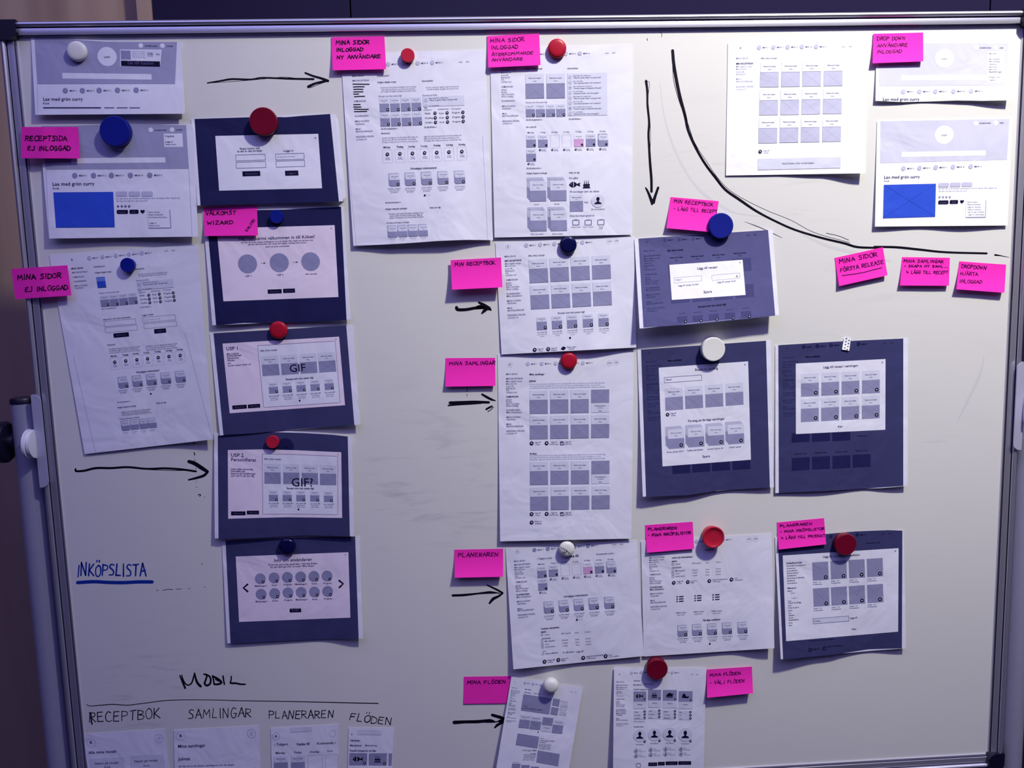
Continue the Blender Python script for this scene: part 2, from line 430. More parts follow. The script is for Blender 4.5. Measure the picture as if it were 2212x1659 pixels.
    def menu(s, pts, r=22, tw=70, first=1, m='print_grey_soft', n=None):
        for i, (x, y) in enumerate(pts):
            s.ellipse(x, y, r, m, 'light'); s.text(x + r * 1.6, y + r * .30, 'MENY %d' % ((n[i] if n else i + first)), tw)
    def sidebar(s, rows, m=None):
        for r in rows: s.text(r[0], r[1], r[2], r[3], m=(m or ('text_dark' if len(r) > 4 else 'text_grey')), bold=len(r) > 4)
    def button(s, x, y, w, h, t):
        b = s.begin('printed_button'); s._button(x, y, w, h, t)
        if b: s.cur = None
    def _button(s, x, y, w, h, t):
        s.rect(x, y, w, h, 'ink', 'pic'); a, d = s.dirs(s.P(x, y)); c = np.array([x, y]) + a * w / 2 + d * h * .66
        s.text(c[0], c[1], t, w * .68, 'text_grey', al='c')
    def hand(s, x, y, t, w, h, wd=None, m='pen_ink', to=None):
        """handwritten line; baseline from (x,y) along the surface, or towards `to`"""
        S, tot = hand_strokes(t); p = s.P(x, y); r, d = s.dirs(p)
        if to is not None:
            r = s.P(*to) - p; r = r / np.hypot(*r); d = np.array([-r[1], r[0]])
        kx = w / s.vs / tot; ky = h / s.vs; wd = (wd or 6) / s.vs
        for g in S:
            Q = [p + r * q[0] * kx - d * q[1] * ky for q in g]
            ww = [wd * random.uniform(.75, 1.1) for _ in range(3)]
            s.put('hand', *ribbon(Q, ww), m)
    def to3d(s, px, extra): return on_plane(px, s.lift(px) + extra)
    def build_parts(s, root, names=None):
        for nm, dct in s.parts.items():
            px = np.vstack(dct['V']); L = np.concatenate(dct['L'])
            if isinstance(nm, tuple): nm = nm[0]
            o = mesh_obj(nm, s.to3d(px, 0.00012 + 0.00006 * L), dct['F'], dct['names'], root, fmat=dct['M'])
            if nm in ('printed_text', 'printed_icons'): o['kind'] = 'stuff'

class Sheet(Surf):
    """paper seen with its corners at the four px positions; it stands off the board by a smooth lift"""
    def __init__(s, name, quad, label, cat, group, base=1.0, bottom=(6, 6), power=1.6, top=None, right=0.0, left=0.0, m='paper',
                 edges=None, ripple=0.35, thick=0.25, seed=None):
        super().__init__()
        s.name = name; s.q = [np.array(p, float) for p in quad]; s.label = label; s.cat = cat; s.group = group
        s.H = homog([(0, 0), (1, 0), (1, 1), (0, 1)], s.q); s.Hi = np.linalg.inv(s.H)
        s.base = base; s.bot = bottom; s.top = top or (base, base); s.pw = power; s.rt = right; s.lf = left
        s.m = m; s.edges = edges; s.rip = ripple; s.thick = thick; s.ph = random.uniform(0, 6) if seed is None else seed
        SHEETS.append(s)
    def lift(s, px):
        uv = apply_h(s.Hi, px); u = np.clip(uv[:, 0], 0, 1); v = np.clip(uv[:, 1], 0, 1)
        def curve(c, t):
            n = len(c)
            if n == 2: return c[0] + (c[1] - c[0]) * t
            x = t * (n - 1); i = np.clip(x.astype(int), 0, n - 2); f = x - i; f = f * f * (3 - 2 * f); c = np.array(c, float)
            return c[i] * (1 - f) + c[i + 1] * f
        T = curve(s.top, u); B = curve(s.bot, u)
        h = T + (B - T) * v ** s.pw + s.rt * np.clip((u - .55) / .45, 0, 1) ** 2 + s.lf * np.clip((.45 - u) / .45, 0, 1) ** 2
        h = h + s.rip * (np.sin(u * 7 + s.ph) * np.sin(v * 5 + s.ph * 1.7)) * v
        return np.maximum(h, .35) / 1000.0
    def dirs(s, p):
        uv = apply_h(s.Hi, [p])[0]; q = apply_h(s.H, [uv, uv + [0.01, 0], uv + [0, 0.01]])
        r = q[1] - q[0]; d = q[2] - q[0]; return r / np.hypot(*r), d / np.hypot(*d)
    def covers(s, p):
        uv = apply_h(s.Hi, [p])[0]; return -.01 < uv[0] < 1.01 and -.01 < uv[1] < 1.01
    def build(s):
        w = max(np.hypot(*(s.q[1] - s.q[0])), np.hypot(*(s.q[2] - s.q[3]))); h = max(np.hypot(*(s.q[3] - s.q[0])), np.hypot(*(s.q[2] - s.q[1])))
        nx = max(4, int(w / 6)); ny = max(4, int(h / 6)); U, Vv = np.meshgrid(np.linspace(0, 1, nx + 1), np.linspace(0, 1, ny + 1))
        px = apply_h(s.H, np.c_[U.ravel(), Vv.ravel()])
        if s.edges:   # wavy top / bottom edge, px offsets along u
            u = U.ravel(); v = Vv.ravel(); t, b = s.edges
            o = np.interp(u, np.linspace(0, 1, len(t)), t) * (1 - v) ** 3 + np.interp(u, np.linspace(0, 1, len(b)), b) * v ** 6
            px[:, 1] += o
        L = s.lift(px); A = on_plane(px, L); B = on_plane(px, L - s.thick / 1000.0); n = nx + 1; N = len(A)
        F = []
        for j in range(ny):
            for i in range(nx):
                a = j * n + i; F.append((a, a + n, a + n + 1, a + 1)); F.append((N + a, N + a + 1, N + a + n + 1, N + a + n))
        ring = [i for i in range(n)] + [j * n + nx for j in range(1, ny + 1)] + [ny * n + i for i in range(nx - 1, -1, -1)] + [j * n for j in range(ny - 1, 0, -1)]
        for a, b in zip(ring, ring[1:] + ring[:1]): F.append((2 * N + a, 2 * N + b, 3 * N + b, 3 * N + a))
        V = np.vstack([A, B, A, B]); c = V.mean(axis=0)
        root = mesh_obj(s.name, V, F, s.m, loc=c); s.root = root
        root.data.polygons.foreach_set('use_smooth', [len(f) == 4 and k < 2 * nx * ny for k, f in enumerate(F)])
        tag(root, s.label, s.cat, s.group); s.build_parts(root); return root
def under(p, skip=None):
    h = 0.0
    for s in SHEETS:
        if s is not skip and s.covers(p): h = max(h, float(s.lift(np.array([p]))[0]))
    return h
def page(quad, label, **k): return Sheet('printed_page', quad, label, 'printout', 'printed screen designs on the whiteboard', **k)
# ------------------------------------------------------------------ the printed pages (built in hanging order)
SBW = [('MINA SIDOR', 140), ('MIN RECEPTBOK', 205), ('Mina lagade recept', 195), ('Mina favoriter', 132), ('Lunch (4)', 90), ('Bakning (2)', 112),
       ('Fisk', 38), ('Världens mat', 130), ('SAMLINGAR', 148), ('Julmat', 65), ('Bröllop', 70), ('Elias 3 års kalas', 160), ('40-års middag', 145),
       ('PLANERAREN', 168), ('Mina inköpslistor', 190), ('MINA FLÖDEN', 172), ('Välj flöden', 115), ('MINA', 62), ('BESTÄLLNINGAR', 205),
       ('REDIGERA PROFIL', 220), ('LOGGA UT', 130)]
def sb(p, x0, slope, k, ys, idx=None, bold=(), m=None):
    idx = idx or range(len(ys))
    for i, y in zip(idx, ys):
        t, w = SBW[i]; b = i in bold; p.tlay = 'under' if m == 'print_ghost' else 'text'
        p.text(x0 + (y - ys[0]) * slope, y, t, w * k, m or ('text_dark' if b else 'text_grey'), b)
    p.tlay = 'text'
def konto(p, x, y, s=1.0): p.text(x, y, 'KÖN', 42 * s); p.text(x + 85 * s, y - 5 * s, 'AND', 42 * s)
def lines(p, x, y, ws, dy, ts=('Lorem ipsum', 'Lorem ipsum dolor', 'sit amet'), m='text_grey'):
    _, d = p.dirs(p.P(x, y)); c = np.array([x, y], float)
    for i, w in enumerate(ws): p.text(c[0], c[1], ts[i % len(ts)], w, m, al='c'); c = c + d * dy
def fish(p, x, y, w, m='ink'):
    body = [(-.5 + .62 * t, -.24 * math.sin(math.pi * t) ** .7) for t in [k / 8 for k in range(9)]] + [(-.5 + .62 * t, .24 * math.sin(math.pi * t) ** .7) for t in [k / 8 for k in range(7, 0, -1)]]
    p.local(x, y, w, [(a * 1.2 + .05, b) for a, b in body], m)
    p.local(x, y, w, [(.10, 0), (.47, -.18), (.42, 0), (.47, .18)], m)
    p.local(x, y, w, [(-.19, -.22), (-.15, -.23), (-.10, 0), (-.15, .23), (-.19, .22), (-.15, 0)], 'paper', 'icon2')
    p.ellipse(x - w * .37, y - w * .04, w * .035, 'paper', 'icon2', 8)
def cake(p, x, y, w, m='ink'):
    p.local(x, y, w, [(-.42, .02), (-.36, -.06), (.36, -.06), (.42, .02), (.42, .14), (-.42, .14)], m)
    p.local(x, y, w, [(-.40, .22), (.40, .22), (.40, .32), (-.40, .32)], m); p.local(x, y, w, [(-.46, .37), (.46, .37), (.50, .45), (-.50, .45)], m)
    for k in (-.24, 0, .24):
        p.local(x, y, w, [(k - .035, -.36), (k + .035, -.36), (k + .035, -.08), (k - .035, -.08)], m); p.local(x, y, w, [(k - .03, -.46), (k, -.56), (k + .03, -.46), (k, -.40)], m)
def person(p, x, y, r, m='ink'):
    b = r / p.vs > 6 and p.begin('portrait_circle'); person_(p, x, y, r, m)
    if b: p.cur = None
def person_(p, x, y, r, m):
    p.ellipse(x, y, r, 'print_light', 'pic', 28); a, d = p.dirs(p.P(x, y)); c = np.array([x, y]) - d * r * .25
    p.local(x, y, r, [(math.cos(t) * .25, -.26 + math.sin(t) * .32) for t in [2 * math.pi * k / 14 for k in range(14)]], m)
    p.local(x, y, r, [(-.55, .50), (-.50, .32), (-.18, .16), (-.10, .02), (.10, .02), (.18, .16), (.50, .32), (.55, .50)], m)
def tv(p, x, y, w):
    p.frame(x - w / 2, y - w * .38, w, w * .76, w * .07, 'text_grey'); p.line([(x - w * .15, y - w * .55), (x, y - w * .38), (x + w * .18, y - w * .55)], w * .05, 'text_grey')
def heart(p, x, y, r):
    pts = [(0, .9)] + [(-.95 * math.sin(t) ** 1 * (1 if t < 2 else 1), .0) for t in ()]
    pts = [(16 * math.sin(t) ** 3 / 16, -(13 * math.cos(t) - 5 * math.cos(2 * t) - 2 * math.cos(3 * t) - math.cos(4 * t)) / 16) for t in [2 * math.pi * k / 22 for k in range(22)]]
    p.local(x, y, r, pts, 'ink')
def star(p, x, y, r, m='text_grey'):
    p.local(x, y, r, [((1 if k % 2 == 0 else .42) * math.sin(math.pi * k / 5), -(1 if k % 2 == 0 else .42) * math.cos(math.pi * k / 5)) for k in range(10)], m)
def pill(p, x, y, w, h, m, lay='pic'):
    r = h * .22; pts = []
    for cx, cy, a0 in ((w - r, r, -90), (w - r, h - r, 0), (r, h - r, 90), (r, r, 180)):
        pts += [(cx + r * math.cos(math.radians(a0 + k * 30)), cy + r * math.sin(math.radians(a0 + k * 30))) for k in range(4)]
    p.local(x, y, 1, pts, m, lay)
def lists(p, heads, rows, r=17):
    """three short lists, each row with its round plus mark"""
    for (x, y, t, w) in heads: p.text(x, y, t, w, 'text_grey')
    for (x, y, t, w, px, py) in rows: p.text(x, y, t, w); p.plus(px, py, r)

# --- folded recipe page, top left corner
p = page([(66.5, 81.8), (392, 91.5), (398.3, 245.6), (76.5, 248)], 'folded white printout with a grey LOGO banner under the white magnet, upper left corner',
         bottom=(9, 10, 9), power=1.2, right=3)
p.V(0, 0, 3.95)
p.strip([(294, 327), (560, 333), (900, 357), (1510, 358)], [(318, 718), (900, 716), (1494, 716)], 'print_header')
p.ellipse(914, 482, 82, 'paper', 'panel', 30); p.text(914, 492, 'LOGO', 52, 'ink', True, 'c')
p.quad([(1024, 422), (1380, 422), (1368, 567), (1026, 565)], 'paper', 'panel'); p.pic(1030, 430, 83, 76); p.para(1125, 440, 115, 5, 13, 12, 'text_pale')
p.rect(1255, 443, 52, 38, 'print_grey_soft'); p.text(1258, 466, '1 st', 44, 'text_grey'); p.text(1330, 468, 'Dölj', 32)
p.button(1032, 517, 332, 45, 'Gå till kassan')
p.rect(530, 622, 762, 48, 'paper', 'panel')
p.ellipse(1201, 388, 20, 'paper', 'panel'); p.text(1237, 396, 'KUNDVAGN', 105); p.ellipse(1386, 390, 20, 'paper', 'panel'); p.text(1420, 398, 'LOGIN', 56)
p.menu([(557, 772), (703, 772), (846, 770), (1003, 769), (1162, 768)], 23, 65, m='print_grey')
p.text(367, 857, 'Lax med grön curry', 340); p.text(367, 888, 'Kock', 55)
p.line([(368, 918), (862, 918)], 7); [p.line([(a, 918), (b, 918)], 5, 'text_grey') for a, b in ((890, 975), (995, 1090), (1105, 1195))]
p.line([(318, 730), (322, 970)], 1.5, 'text_pale'); P1 = p
# --- recipe page under the big blue magnet
p = page([(84, 271), (416, 268), (428.5, 511), (105.8, 515.3)], 'white recipe printout with a solid blue picture, left column under the big blue magnet',
         bottom=(11, 9, 12), power=1.3, right=2)
p.V(0, 0, 3.95)
p.strip([(350, 1075), (640, 1072), (1100, 1055), (1588, 1068)], [(392, 1447), (1612, 1440)], 'print_header')
p.ellipse(1015, 1213, 76, 'paper', 'panel', 30); p.rect(605, 1350, 805, 45, 'paper', 'panel')
p.ellipse(1286, 1108, 20, 'paper', 'panel'); p.text(1320, 1116, 'KUNDVAGN', 102); p.ellipse(1468, 1106, 20, 'paper', 'panel'); p.text(1502, 1113, 'LOGIN', 56)
p.rect(1396, 1140, 160, 115, 'paper', 'panel'); p.text(1408, 1168, 'Frågelåda', 78, 'text_grey'); p.text(1410, 1215, 'Logga in', 66); p.text(1412, 1237, 'Skapa konto', 92, 'text_grey')
p.menu([(638, 1497), (798, 1497), (950, 1496), (1113, 1495), (1278, 1494)], 23, 70, m='print_grey')
p.text(447, 1583, 'Lax med grön curry', 360); p.text(450, 1614, 'Kock', 56)
p.V(0, 380, 3.95)
p.quad([(455, 140), (966, 136), (979, 437), (478, 441)], 'print_blue', 'pic')
for a in (988, 1097, 1206): pill(p, a, 132, 97, 42, 'print_grey_soft')
p.para(990, 197, 545, 1, 22, 20, 'text_pale'); p.para(992, 218, 270, 1, 22, 20, 'text_pale')
for a in (1008, 1040, 1071, 1102): star(p, a, 258, 14)
pill(p, 996, 290, 95, 33, 'ink'); pill(p, 1104, 288, 77, 34, 'ink'); p.text(1043, 313, 'Betygsätt', 60, 'text_grey', al='c'); p.text(1142, 312, 'Dela', 34, 'text_grey', al='c'); heart(p, 1217, 303, 19)
p.rect(1262, 290, 190, 158, 'text_pale', 'light'); p.rect(1255, 284, 188, 158, 'paper')
for i, (t, w_) in enumerate((('Spara recept', 95), ('Skapa inköpslista', 127), ('Gå till bästa köksknepen', 160))): p.text(1266, 315 + i * 22, t, w_)
p.text(1268, 408, 'Logga in', 66); p.text(1270, 430, 'Skapa konto', 92)
p.line([(392, 1447 - 1501), (420, 530)], 1.6, 'text_pale'); p.line([(1612, -60), (1640, 515)], 1.6, 'text_pale'); P2 = p
# --- tilted dashboard page, left edge
p = page([(106, 550.6), (427, 527.7), (461, 949), (183, 981)], 'tall white printout hanging crooked at the left edge with a small blue card',
         bottom=(3, 4, 7), power=1.2, right=5, m='paper')
p.V(100, 520, 5.82)
p.text(315, 248, 'K', 22, 'ink', True); p.menu([(540, 217), (707, 202), (876, 185), (1040, 170), (1200, 155)], 26, 82); konto(p, 1490, 132, 1.0)
p.text(315, 358, 'MINA SIDOR', 150, 'ink', True); sb(p, 327, .18, .95, [408, 465, 520, 575, 603], (1, 8, 13, 15, 16))
p.text(600, 335, 'Dashboard', 135); p.text(612, 408, 'Nyligen tillagda recept', 208, bold=True); p.text(1105, 362, 'Aktivitetsflöde', 128, bold=True)
p.quad([(627, 457), (735, 450), (742, 505), (636, 513)], 'print_sky', 'pic'); p.quad([(636, 513), (742, 505), (755, 585), (648, 593)], 'print_blue', 'pic'); p.plus(737, 570, 11, 'ink')
p.para(1155, 427, 372, 1, 22, 22); p.para(1165, 449, 350, 1, 22, 22); p.text(1130, 507, 'Exempel på flöde', 163, 'text_grey')
p.quad([(1140, 512), (1592, 480), (1605, 585), (1150, 620)], 'print_light', 'light'); p.ellipse(1170, 550, 23, 'print_grey_soft'); p.text(1203, 533, 'Reportage från redaktionen', 205, 'text_grey')
p.text(1212, 560, '"Nytt är goda rätter till god mat"', 315); p.ellipse(1180, 610, 20, 'print_grey_soft'); p.text(1212, 613, 'Ny i receptboken', 118, 'text_grey')
p.text(663, 665, 'Recept som kan passa dig!', 252, 'text_grey')
for x, y in ((680, 748), (797, 740), (915, 728), (1033, 715)): p.card(x, y, 108, 58, 84, True, pr=17)
p.text(697, 862, 'Gå till receptboken »', 190)
lists(p, [(1155, 657, 'Kategorier', 95), (1318, 640, 'Artistkockar', 120), (1465, 625, 'TV-program', 105)],
      [(1175, 697, 'Pasta', 62, 1288, 682), (1183, 745, 'Kyckling', 86, 1296, 730), (1190, 790, 'Köttfärs', 82, 1303, 776),
       (1333, 683, 'Kock', 55, 1422, 668), (1342, 729, 'Kock', 55, 1431, 716), (1350, 777, 'Kock', 55, 1437, 764),
       (1478, 670, 'Program', 92, 1596, 652), (1487, 717, 'Program', 92, 1604, 699), (1493, 764, 'Program', 92, 1611, 746)])
p.text(1183, 842, 'Se alla flöden »', 140)
p.text(718, 995, 'Skapa konto och ta del av alla fördelar', 345, bold=True); p.frame(725, 1012, 397, 64); p.frame(737, 1090, 405, 64); p.button(843, 1166, 192, 52, 'Skapa konto')
p.text(1203, 943, 'Logga in direkt', 145, bold=True); p.frame(1210, 962, 412, 64); p.frame(1225, 1042, 412, 62); p.para(1235, 998, 200, 1, 20, 22, 'text_pale'); p.button(1355, 1113, 148, 52, 'Logga in')
p.text(770, 1317, 'Planeraren', 100, bold=True); p.para(785, 1368, 395, 3, 24, 22); p.para(1250, 1332, 400, 3, 24, 22)
DAYS = ['Måndag', 'Tisdag', 'Onsdag', 'Torsdag', 'Fredag', 'Lördag', 'Söndag']
for t, (x, y), (a, b) in zip(DAYS, ((812, 1458), (958, 1445), (1088, 1428), (1222, 1416), (1365, 1402), (1505, 1388), (1642, 1375)), ((861, 1525), (999, 1509), (1140, 1495), (1274, 1481), (1408, 1466), (1543, 1453), (1684, 1440))):
    p.text(x, y, t, 74, 'ink', True); p.frame(a - 62, b - 52, 112, 148, 1.5, 'text_pale'); p.plus(a, b, 20); lines(p, a + 6, b + 42, (48, 52), 18, ('Recept/', 'samling'))
p.V(0, 760, 3.95)
p.text(1165, 180, 'Föreslagna veckomenyer', 198, bold=True)
for x, y in ((1000, 215), (1122, 203), (1243, 190), (1366, 178), (1492, 165)):
    p.stack(x, y, 86, 98, pr=11); lines(p, x + 50, y + 114, (84, 70, 50), 12)
p.plus(1288, 357, 7, g=''); p.text(1000, 435, 'Gå till planeraren »', 112, bold=True); p.text(1003, 480, 'Nyligen skapade samlingar', 163, bold=True); p.text(1335, 442, 'Fakta om dig', 82, bold=True)
p.para(1035, 518, 255, 3, 14, 14, 'text_dark'); p.text(1020, 578, 'Förslag på färdiga samlingar', 172)
for x, y in ((1028, 588), (1105, 578), (1183, 571), (1257, 563)): p.stack(x, y, 72, 88, False); lines(p, x + 42, y + 103, (50, 34), 11)
p.line([(628, 440 - 400), (815, 860)], 1.5, 'text_pale'); p.line([(1578, -170), (1815, 740)], 1.5, 'text_pale')
# --- skapa konto page, navy
p = page([(412.5, 257), (725, 247.5), (741.7, 434.8), (426.2, 444)], 'navy printout with a white login dialog, top of the second column', bottom=(8, 6, 9), power=1.2,
         edges=([0, 0, -1, 1, -1, -3, 0], [0, 0, 0]))
p.V(400, 0, 3.95)
p.strip([(80, 1015), (550, 1000), (740, 997), (860, 1000), (1000, 988), (1237, 972)], [(131, 1753), (1312, 1720)], 'print_navy')
p.quad([(257, 1160), (1135, 1142), (1168, 1606), (290, 1627)], 'paper', 'panel')
p.text(552, 1273, 'Skapa konto och', 172, al='c'); p.text(552, 1295, 'ta del av alla fördelar', 216, al='c'); p.text(881, 1293, 'Logga in', 88, al='c')
p.frame(430, 1322, 252, 50); p.frame(434, 1384, 252, 52); p.frame(770, 1314, 243, 50); p.frame(775, 1374, 243, 52); p.para(785, 1343, 155, 1, 20, 18, 'text_pale')
p.button(487, 1462, 152, 43, 'Skapa konto'); p.button(851, 1457, 113, 43, 'Logga in'); p.text(1104, 1184, 'X', 17, 'ink'); P4 = p
# --- welcome wizard
p = page([(437, 456.5), (742, 446), (757.7, 690), (458.8, 702.5)], 'navy printout with a pinkish dialog reading Hej och varmt välkommen and three grey circles', bottom=(7, 5, 8), power=1.4, edges=([0, 0, 0], [0, 0, -1, 0, 0]))
p.V(400, 420, 5.53)
p.strip([(250, 195), (860, 186), (1200, 180), (1600, 158), (1862, 147)], [(370, 1562), (700, 1535), (1150, 1535), (1928, 1500)], 'print_navy')
p.quad([(375, 408), (1785, 367), (1831, 1225), (457, 1277)], 'print_pink', 'panel')
p.text(640, 552, 'Hej och varmt välkommen in till Köket!', 913)
p.para(670, 583, 860, 1, 30, 27, 'text_dark'); p.para(750, 606, 700, 1, 30, 27, 'text_dark'); p.para(960, 632, 290, 1, 30, 27, 'text_dark')
for x, y, r, t, w_ in ((745, 829, 114, 'USP 1', 78), (1124, 815, 114, 'USP 2', 78), (1498, 802, 112, 'Info om anv.', 148)):
    p.ellipse(x, y, r, 'print_grey', 'pic', 36); a = r * .68; p.line([(x - a, y - a), (x + a, y + a)], 2.5, 'print_cross', 'cross'); p.line([(x - a, y + a), (x + a, y - a)], 2.5, 'print_cross', 'cross')
    p.text(x + 12, y + 155, t, w_, al='c')
for x, y in ((903, 820), (1290, 808)): p.line([(x, y), (x + 40, y)], 3, 'text_grey'); p.poly([(x + 36, y - 8), (x + 58, y), (x + 36, y + 8)], 'ink')
p.button(984, 1137, 167, 50, 'Skapa konto'); p.button(1168, 1128, 142, 50, 'Nästa steg'); p.text(1738, 412, 'X', 17, 'ink')
# --- USP 1
p = page([(453, 720.7), (761.5, 702), (778.6, 916.8), (475, 940.8)], 'dark blue printout with a pink panel reading USP 1, under the domed red magnet', bottom=(5, 3, 8), power=1.3, right=2)
p.V(440, 680, 6.144)
p.strip([(130, 245), (900, 200), (1892, 140)], [(262, 1597), (700, 1570), (1200, 1520), (2000, 1462)], 'print_indigo')
p.quad([(250, 382), (1797, 290), (1876, 1200), (345, 1307)], 'print_pink', 'panel'); p.quad([(715, 408), (1745, 347), (1812, 1163), (798, 1228)], 'paper', 'panel2')
p.line([(715, 408), (1745, 347), (1812, 1163), (798, 1228), (715, 408)], 3, 'text_grey')
p.text(300, 472, 'USP 1', 166)
for t, y, w_ in (('Min kokbok', 530, 160), ('Köksvänner', 558, 195), ('Planeraren', 588, 155), ('Flöden', 618, 100), ('osv', 652, 45), ('Lorem ipsum dolor sit', 684, 305)): p.text(308 + (y - 530) * .09, y, t, w_, 'text_dark')
p.button(378, 1205, 192, 52, 'Skapa konto'); p.button(584, 1192, 163, 50, 'Nästa steg')
p.text(750, 488, 'Alla mina recept', 228)
for x, y in ((770, 665), (1024, 650), (1274, 634), (1522, 618)): p.card(x, y, 225, 112, 150)
p.text(1138, 762, 'GIF', 222, 'ink'); p.text(1090, 868, 'Recept som kan passa dig!', 370, bold=True)
for x, y in ((862, 963), (1045, 951), (1229, 939), (1415, 926), (1602, 914)): p.card(x, y, 122, 60, 86, True, pr=18, g='o'); lines(p, x + 72, y + 122, (135, 104, 104), 24, ('Lax med dill', 'Lorem ipsum', 'dolor sit amet'))
p.plus(1274, 1138, 12, g=''); p.text(1745, 336, 'X', 20, 'ink')
# --- USP 2
p = page([(462, 935.5), (760.6, 945.2), (765.5, 1157.6), (464, 1163)], 'dark blue printout with a curled top edge and a pink panel reading USP 2 Personifierat', base=3.2, bottom=(9, 5, 7), power=1.0, top=(2, 2, 4),
         edges=([0, -4, -8, -10, -9, -6, 0], [0, -1, -4, -2, 0]), right=2)
p.V(440, 920, 6.144)
p.strip([(187, 130), (500, 108), (830, 82), (1300, 93), (1700, 116), (1912, 140)], [(197, 1500), (700, 1488), (1340, 1452), (1940, 1464)], 'print_indigo')
p.strip([(320, 320), (750, 312), (1200, 322), (1825, 350)], [(325, 1232), (1100, 1212), (1838, 1222)], 'print_pink', 'panel')
p.strip([(778, 372), (1200, 378), (1780, 402)], [(785, 1168), (1300, 1168), (1780, 1178)], 'paper', 'panel2'); p.line([(778, 372), (1200, 378), (1780, 402), (1780, 1178), (1300, 1168), (785, 1168), (778, 372)], 3, 'text_grey')
p.text(360, 408, 'USP 2', 172); p.text(360, 466, 'Personifierat', 336)
for t, y, w_ in (('Hela sidan personlig', 582, 290), ('Sökträffar etc', 611, 190), ('baserat på inställningar', 641, 330), ('och vad vi vet om dig', 671, 305)): p.text(362, y, t, w_, 'text_dark')
p.button(363, 1135, 192, 52, 'Skapa konto'); p.button(572, 1125, 162, 50, 'Nästa steg'); p.text(802, 448, 'Alla mina recept', 226)
for x, y in ((805, 615), (1055, 618), (1300, 624), (1542, 633)): p.card(x, y, 216, 112, 152)
p.text(1160, 801, 'GIF?', 297, 'ink'); p.text(1100, 838, 'Recept som kan passa dig!', 367, bold=True)
for x, y in ((865, 915), (1047, 916), (1228, 918), (1413, 921), (1595, 927)): p.card(x, y, 121, 60, 84, True, pr=18, g='o'); lines(p, x + 65, y + 119, (134, 104, 104), 22, ('Lax med dill', 'Lorem ipsum', 'dolor sit amet'))
p.plus(1259, 1108, 12, g=''); p.text(1775, 388, 'X', 18, 'ink'); p.ellipse(1085, 275, 112, 'print_ghost', 'ghost', 30); p.text(1085, 290, 'LOGO', 76, 'ink', al='c')
# --- info om anvandaren
p = page([(479, 1168.6), (776.6, 1159.2), (784.3, 1379.6), (490.8, 1389.8)], 'dark blue printout with a lilac dialog headed Info om användaren', base=1.0, bottom=(5, 4, 3, 9), power=1.2, right=1,
         edges=([0, 0], [0, 0, -1, -3, -2, 0]))
p.V(440, 1140, 6.144)
p.strip([(290, 172), (1300, 130), (2010, 115)], [(357, 1537), (1100, 1500), (1750, 1475), (2057, 1475)], 'print_indigo')
p.quad([(425, 382), (1920, 325), (1947, 1193), (470, 1250)], 'print_pink', 'panel')
p.text(933, 453, 'Info om användaren', 506); p.text(858, 502, 'Få en mer personlig upplevelse - Välj dina flöden', 650, 'text_dark'); p.text(885, 532, 'Du kan alltid göra fler val under "Mina flöden"', 590, 'text_dark')
for i, ((x, y), (x2, y2)) in enumerate(zip(((752, 676), (934, 665), (1111, 658), (1287, 652), (1463, 645), (1637, 640)), ((762, 882), (943, 872), (1119, 863), (1294, 857), (1470, 852), (1645, 845)))):
    for a, b in ((x, y), (x2, y2)):
        p.ellipse(a, b, 72, 'print_grey', 'pic', 30); p.plus(a + 38, b + 42, 20); t, w_ = (('Matkategori', 160), ('Kock', 70), ('Program', 112))[i % 3]; p.text(a + 6, b + 105, t, w_, al='c')
p.line([(588, 745), (528, 797), (590, 850)], 23, 'ink'); p.line([(1792, 695), (1852, 742), (1796, 796)], 23, 'ink'); p.button(1140, 1075, 152, 50, 'Klar'); p.text(1872, 367, 'X', 18, 'ink')
# --- new user dashboard
p = page([(736, 117), (1048, 107), (1065, 518.6), (763.3, 531)], 'tall white dashboard printout with black struck-out menu lines, under the small bright red magnet', bottom=(6, 11, 13, 6), power=1.5,
         edges=([0, 0], [0, 0, -1, -3, -3, 0]))
p.V(700, 60, 5.82)
p.menu([(620, 470), (806, 457), (992, 450), (1177, 444), (1361, 437)], 27, 86, m='print_grey_soft'); konto(p, 1695, 437, 1.05)
sb(p, 355, .065, 1.03, [612, 672, 930, 1118, 1182, 1218, 1280, 1312, 1378, 1412], (0, 1, 8, 13, 15, 16, 17, 18, 19, 20), (0,))
for a, b, c, d in ((363, 708, 568, 710), (368, 743, 505, 741), (372, 773, 490, 773), (372, 805, 490, 805), (372, 832, 435, 832), (382, 866, 510, 861), (373, 967, 455, 965), (373, 995, 465, 995), (380, 1022, 558, 1025), (382, 1053, 538, 1050)):
    p.put('hand', *ribbon([p.P(a, b), p.P((a + c) / 2, (b + d) / 2 + random.uniform(-2, 2)), p.P(c, d)], 12 / 5.82), 'marker')
p.text(668, 612, 'Dashboard', 148); p.text(673, 692, 'Nyligen tillagda recept', 235, bold=True); p.text(1230, 675, 'Aktivitetsflöde', 140, bold=True)
p.para(710, 757, 450, 3, 26, 24, al='c'); p.para(1280, 754, 420, 2, 26, 24, al='c'); p.text(690, 868, 'Recept som kan passa dig!', 288, 'text_grey'); p.text(1240, 856, 'Exempel på flöde', 185, 'text_grey')
p.rect(1240, 866, 520, 125, 'print_light', 'light'); p.ellipse(1282, 910, 25, 'print_grey_soft'); p.text(1318, 893, 'Reportage från redaktionen', 240, 'text_grey'); p.text(1322, 919, '"Nytt är goda rätter till god mat"', 360); p.ellipse(1285, 985, 24, 'print_grey_soft'); p.text(1322, 984, 'Ny i receptboken', 125, 'text_grey')
for x, y in ((698, 960), (832, 957), (966, 952), (1100, 948), (708, 1143), (842, 1140), (977, 1136), (1110, 1130)): p.card(x, y, 119, 75, 97, True, pr=19)
p.text(717, 1277, 'Gå till receptboken »', 213, bold=True); p.text(717, 1334, 'Planeraren', 112, bold=True)
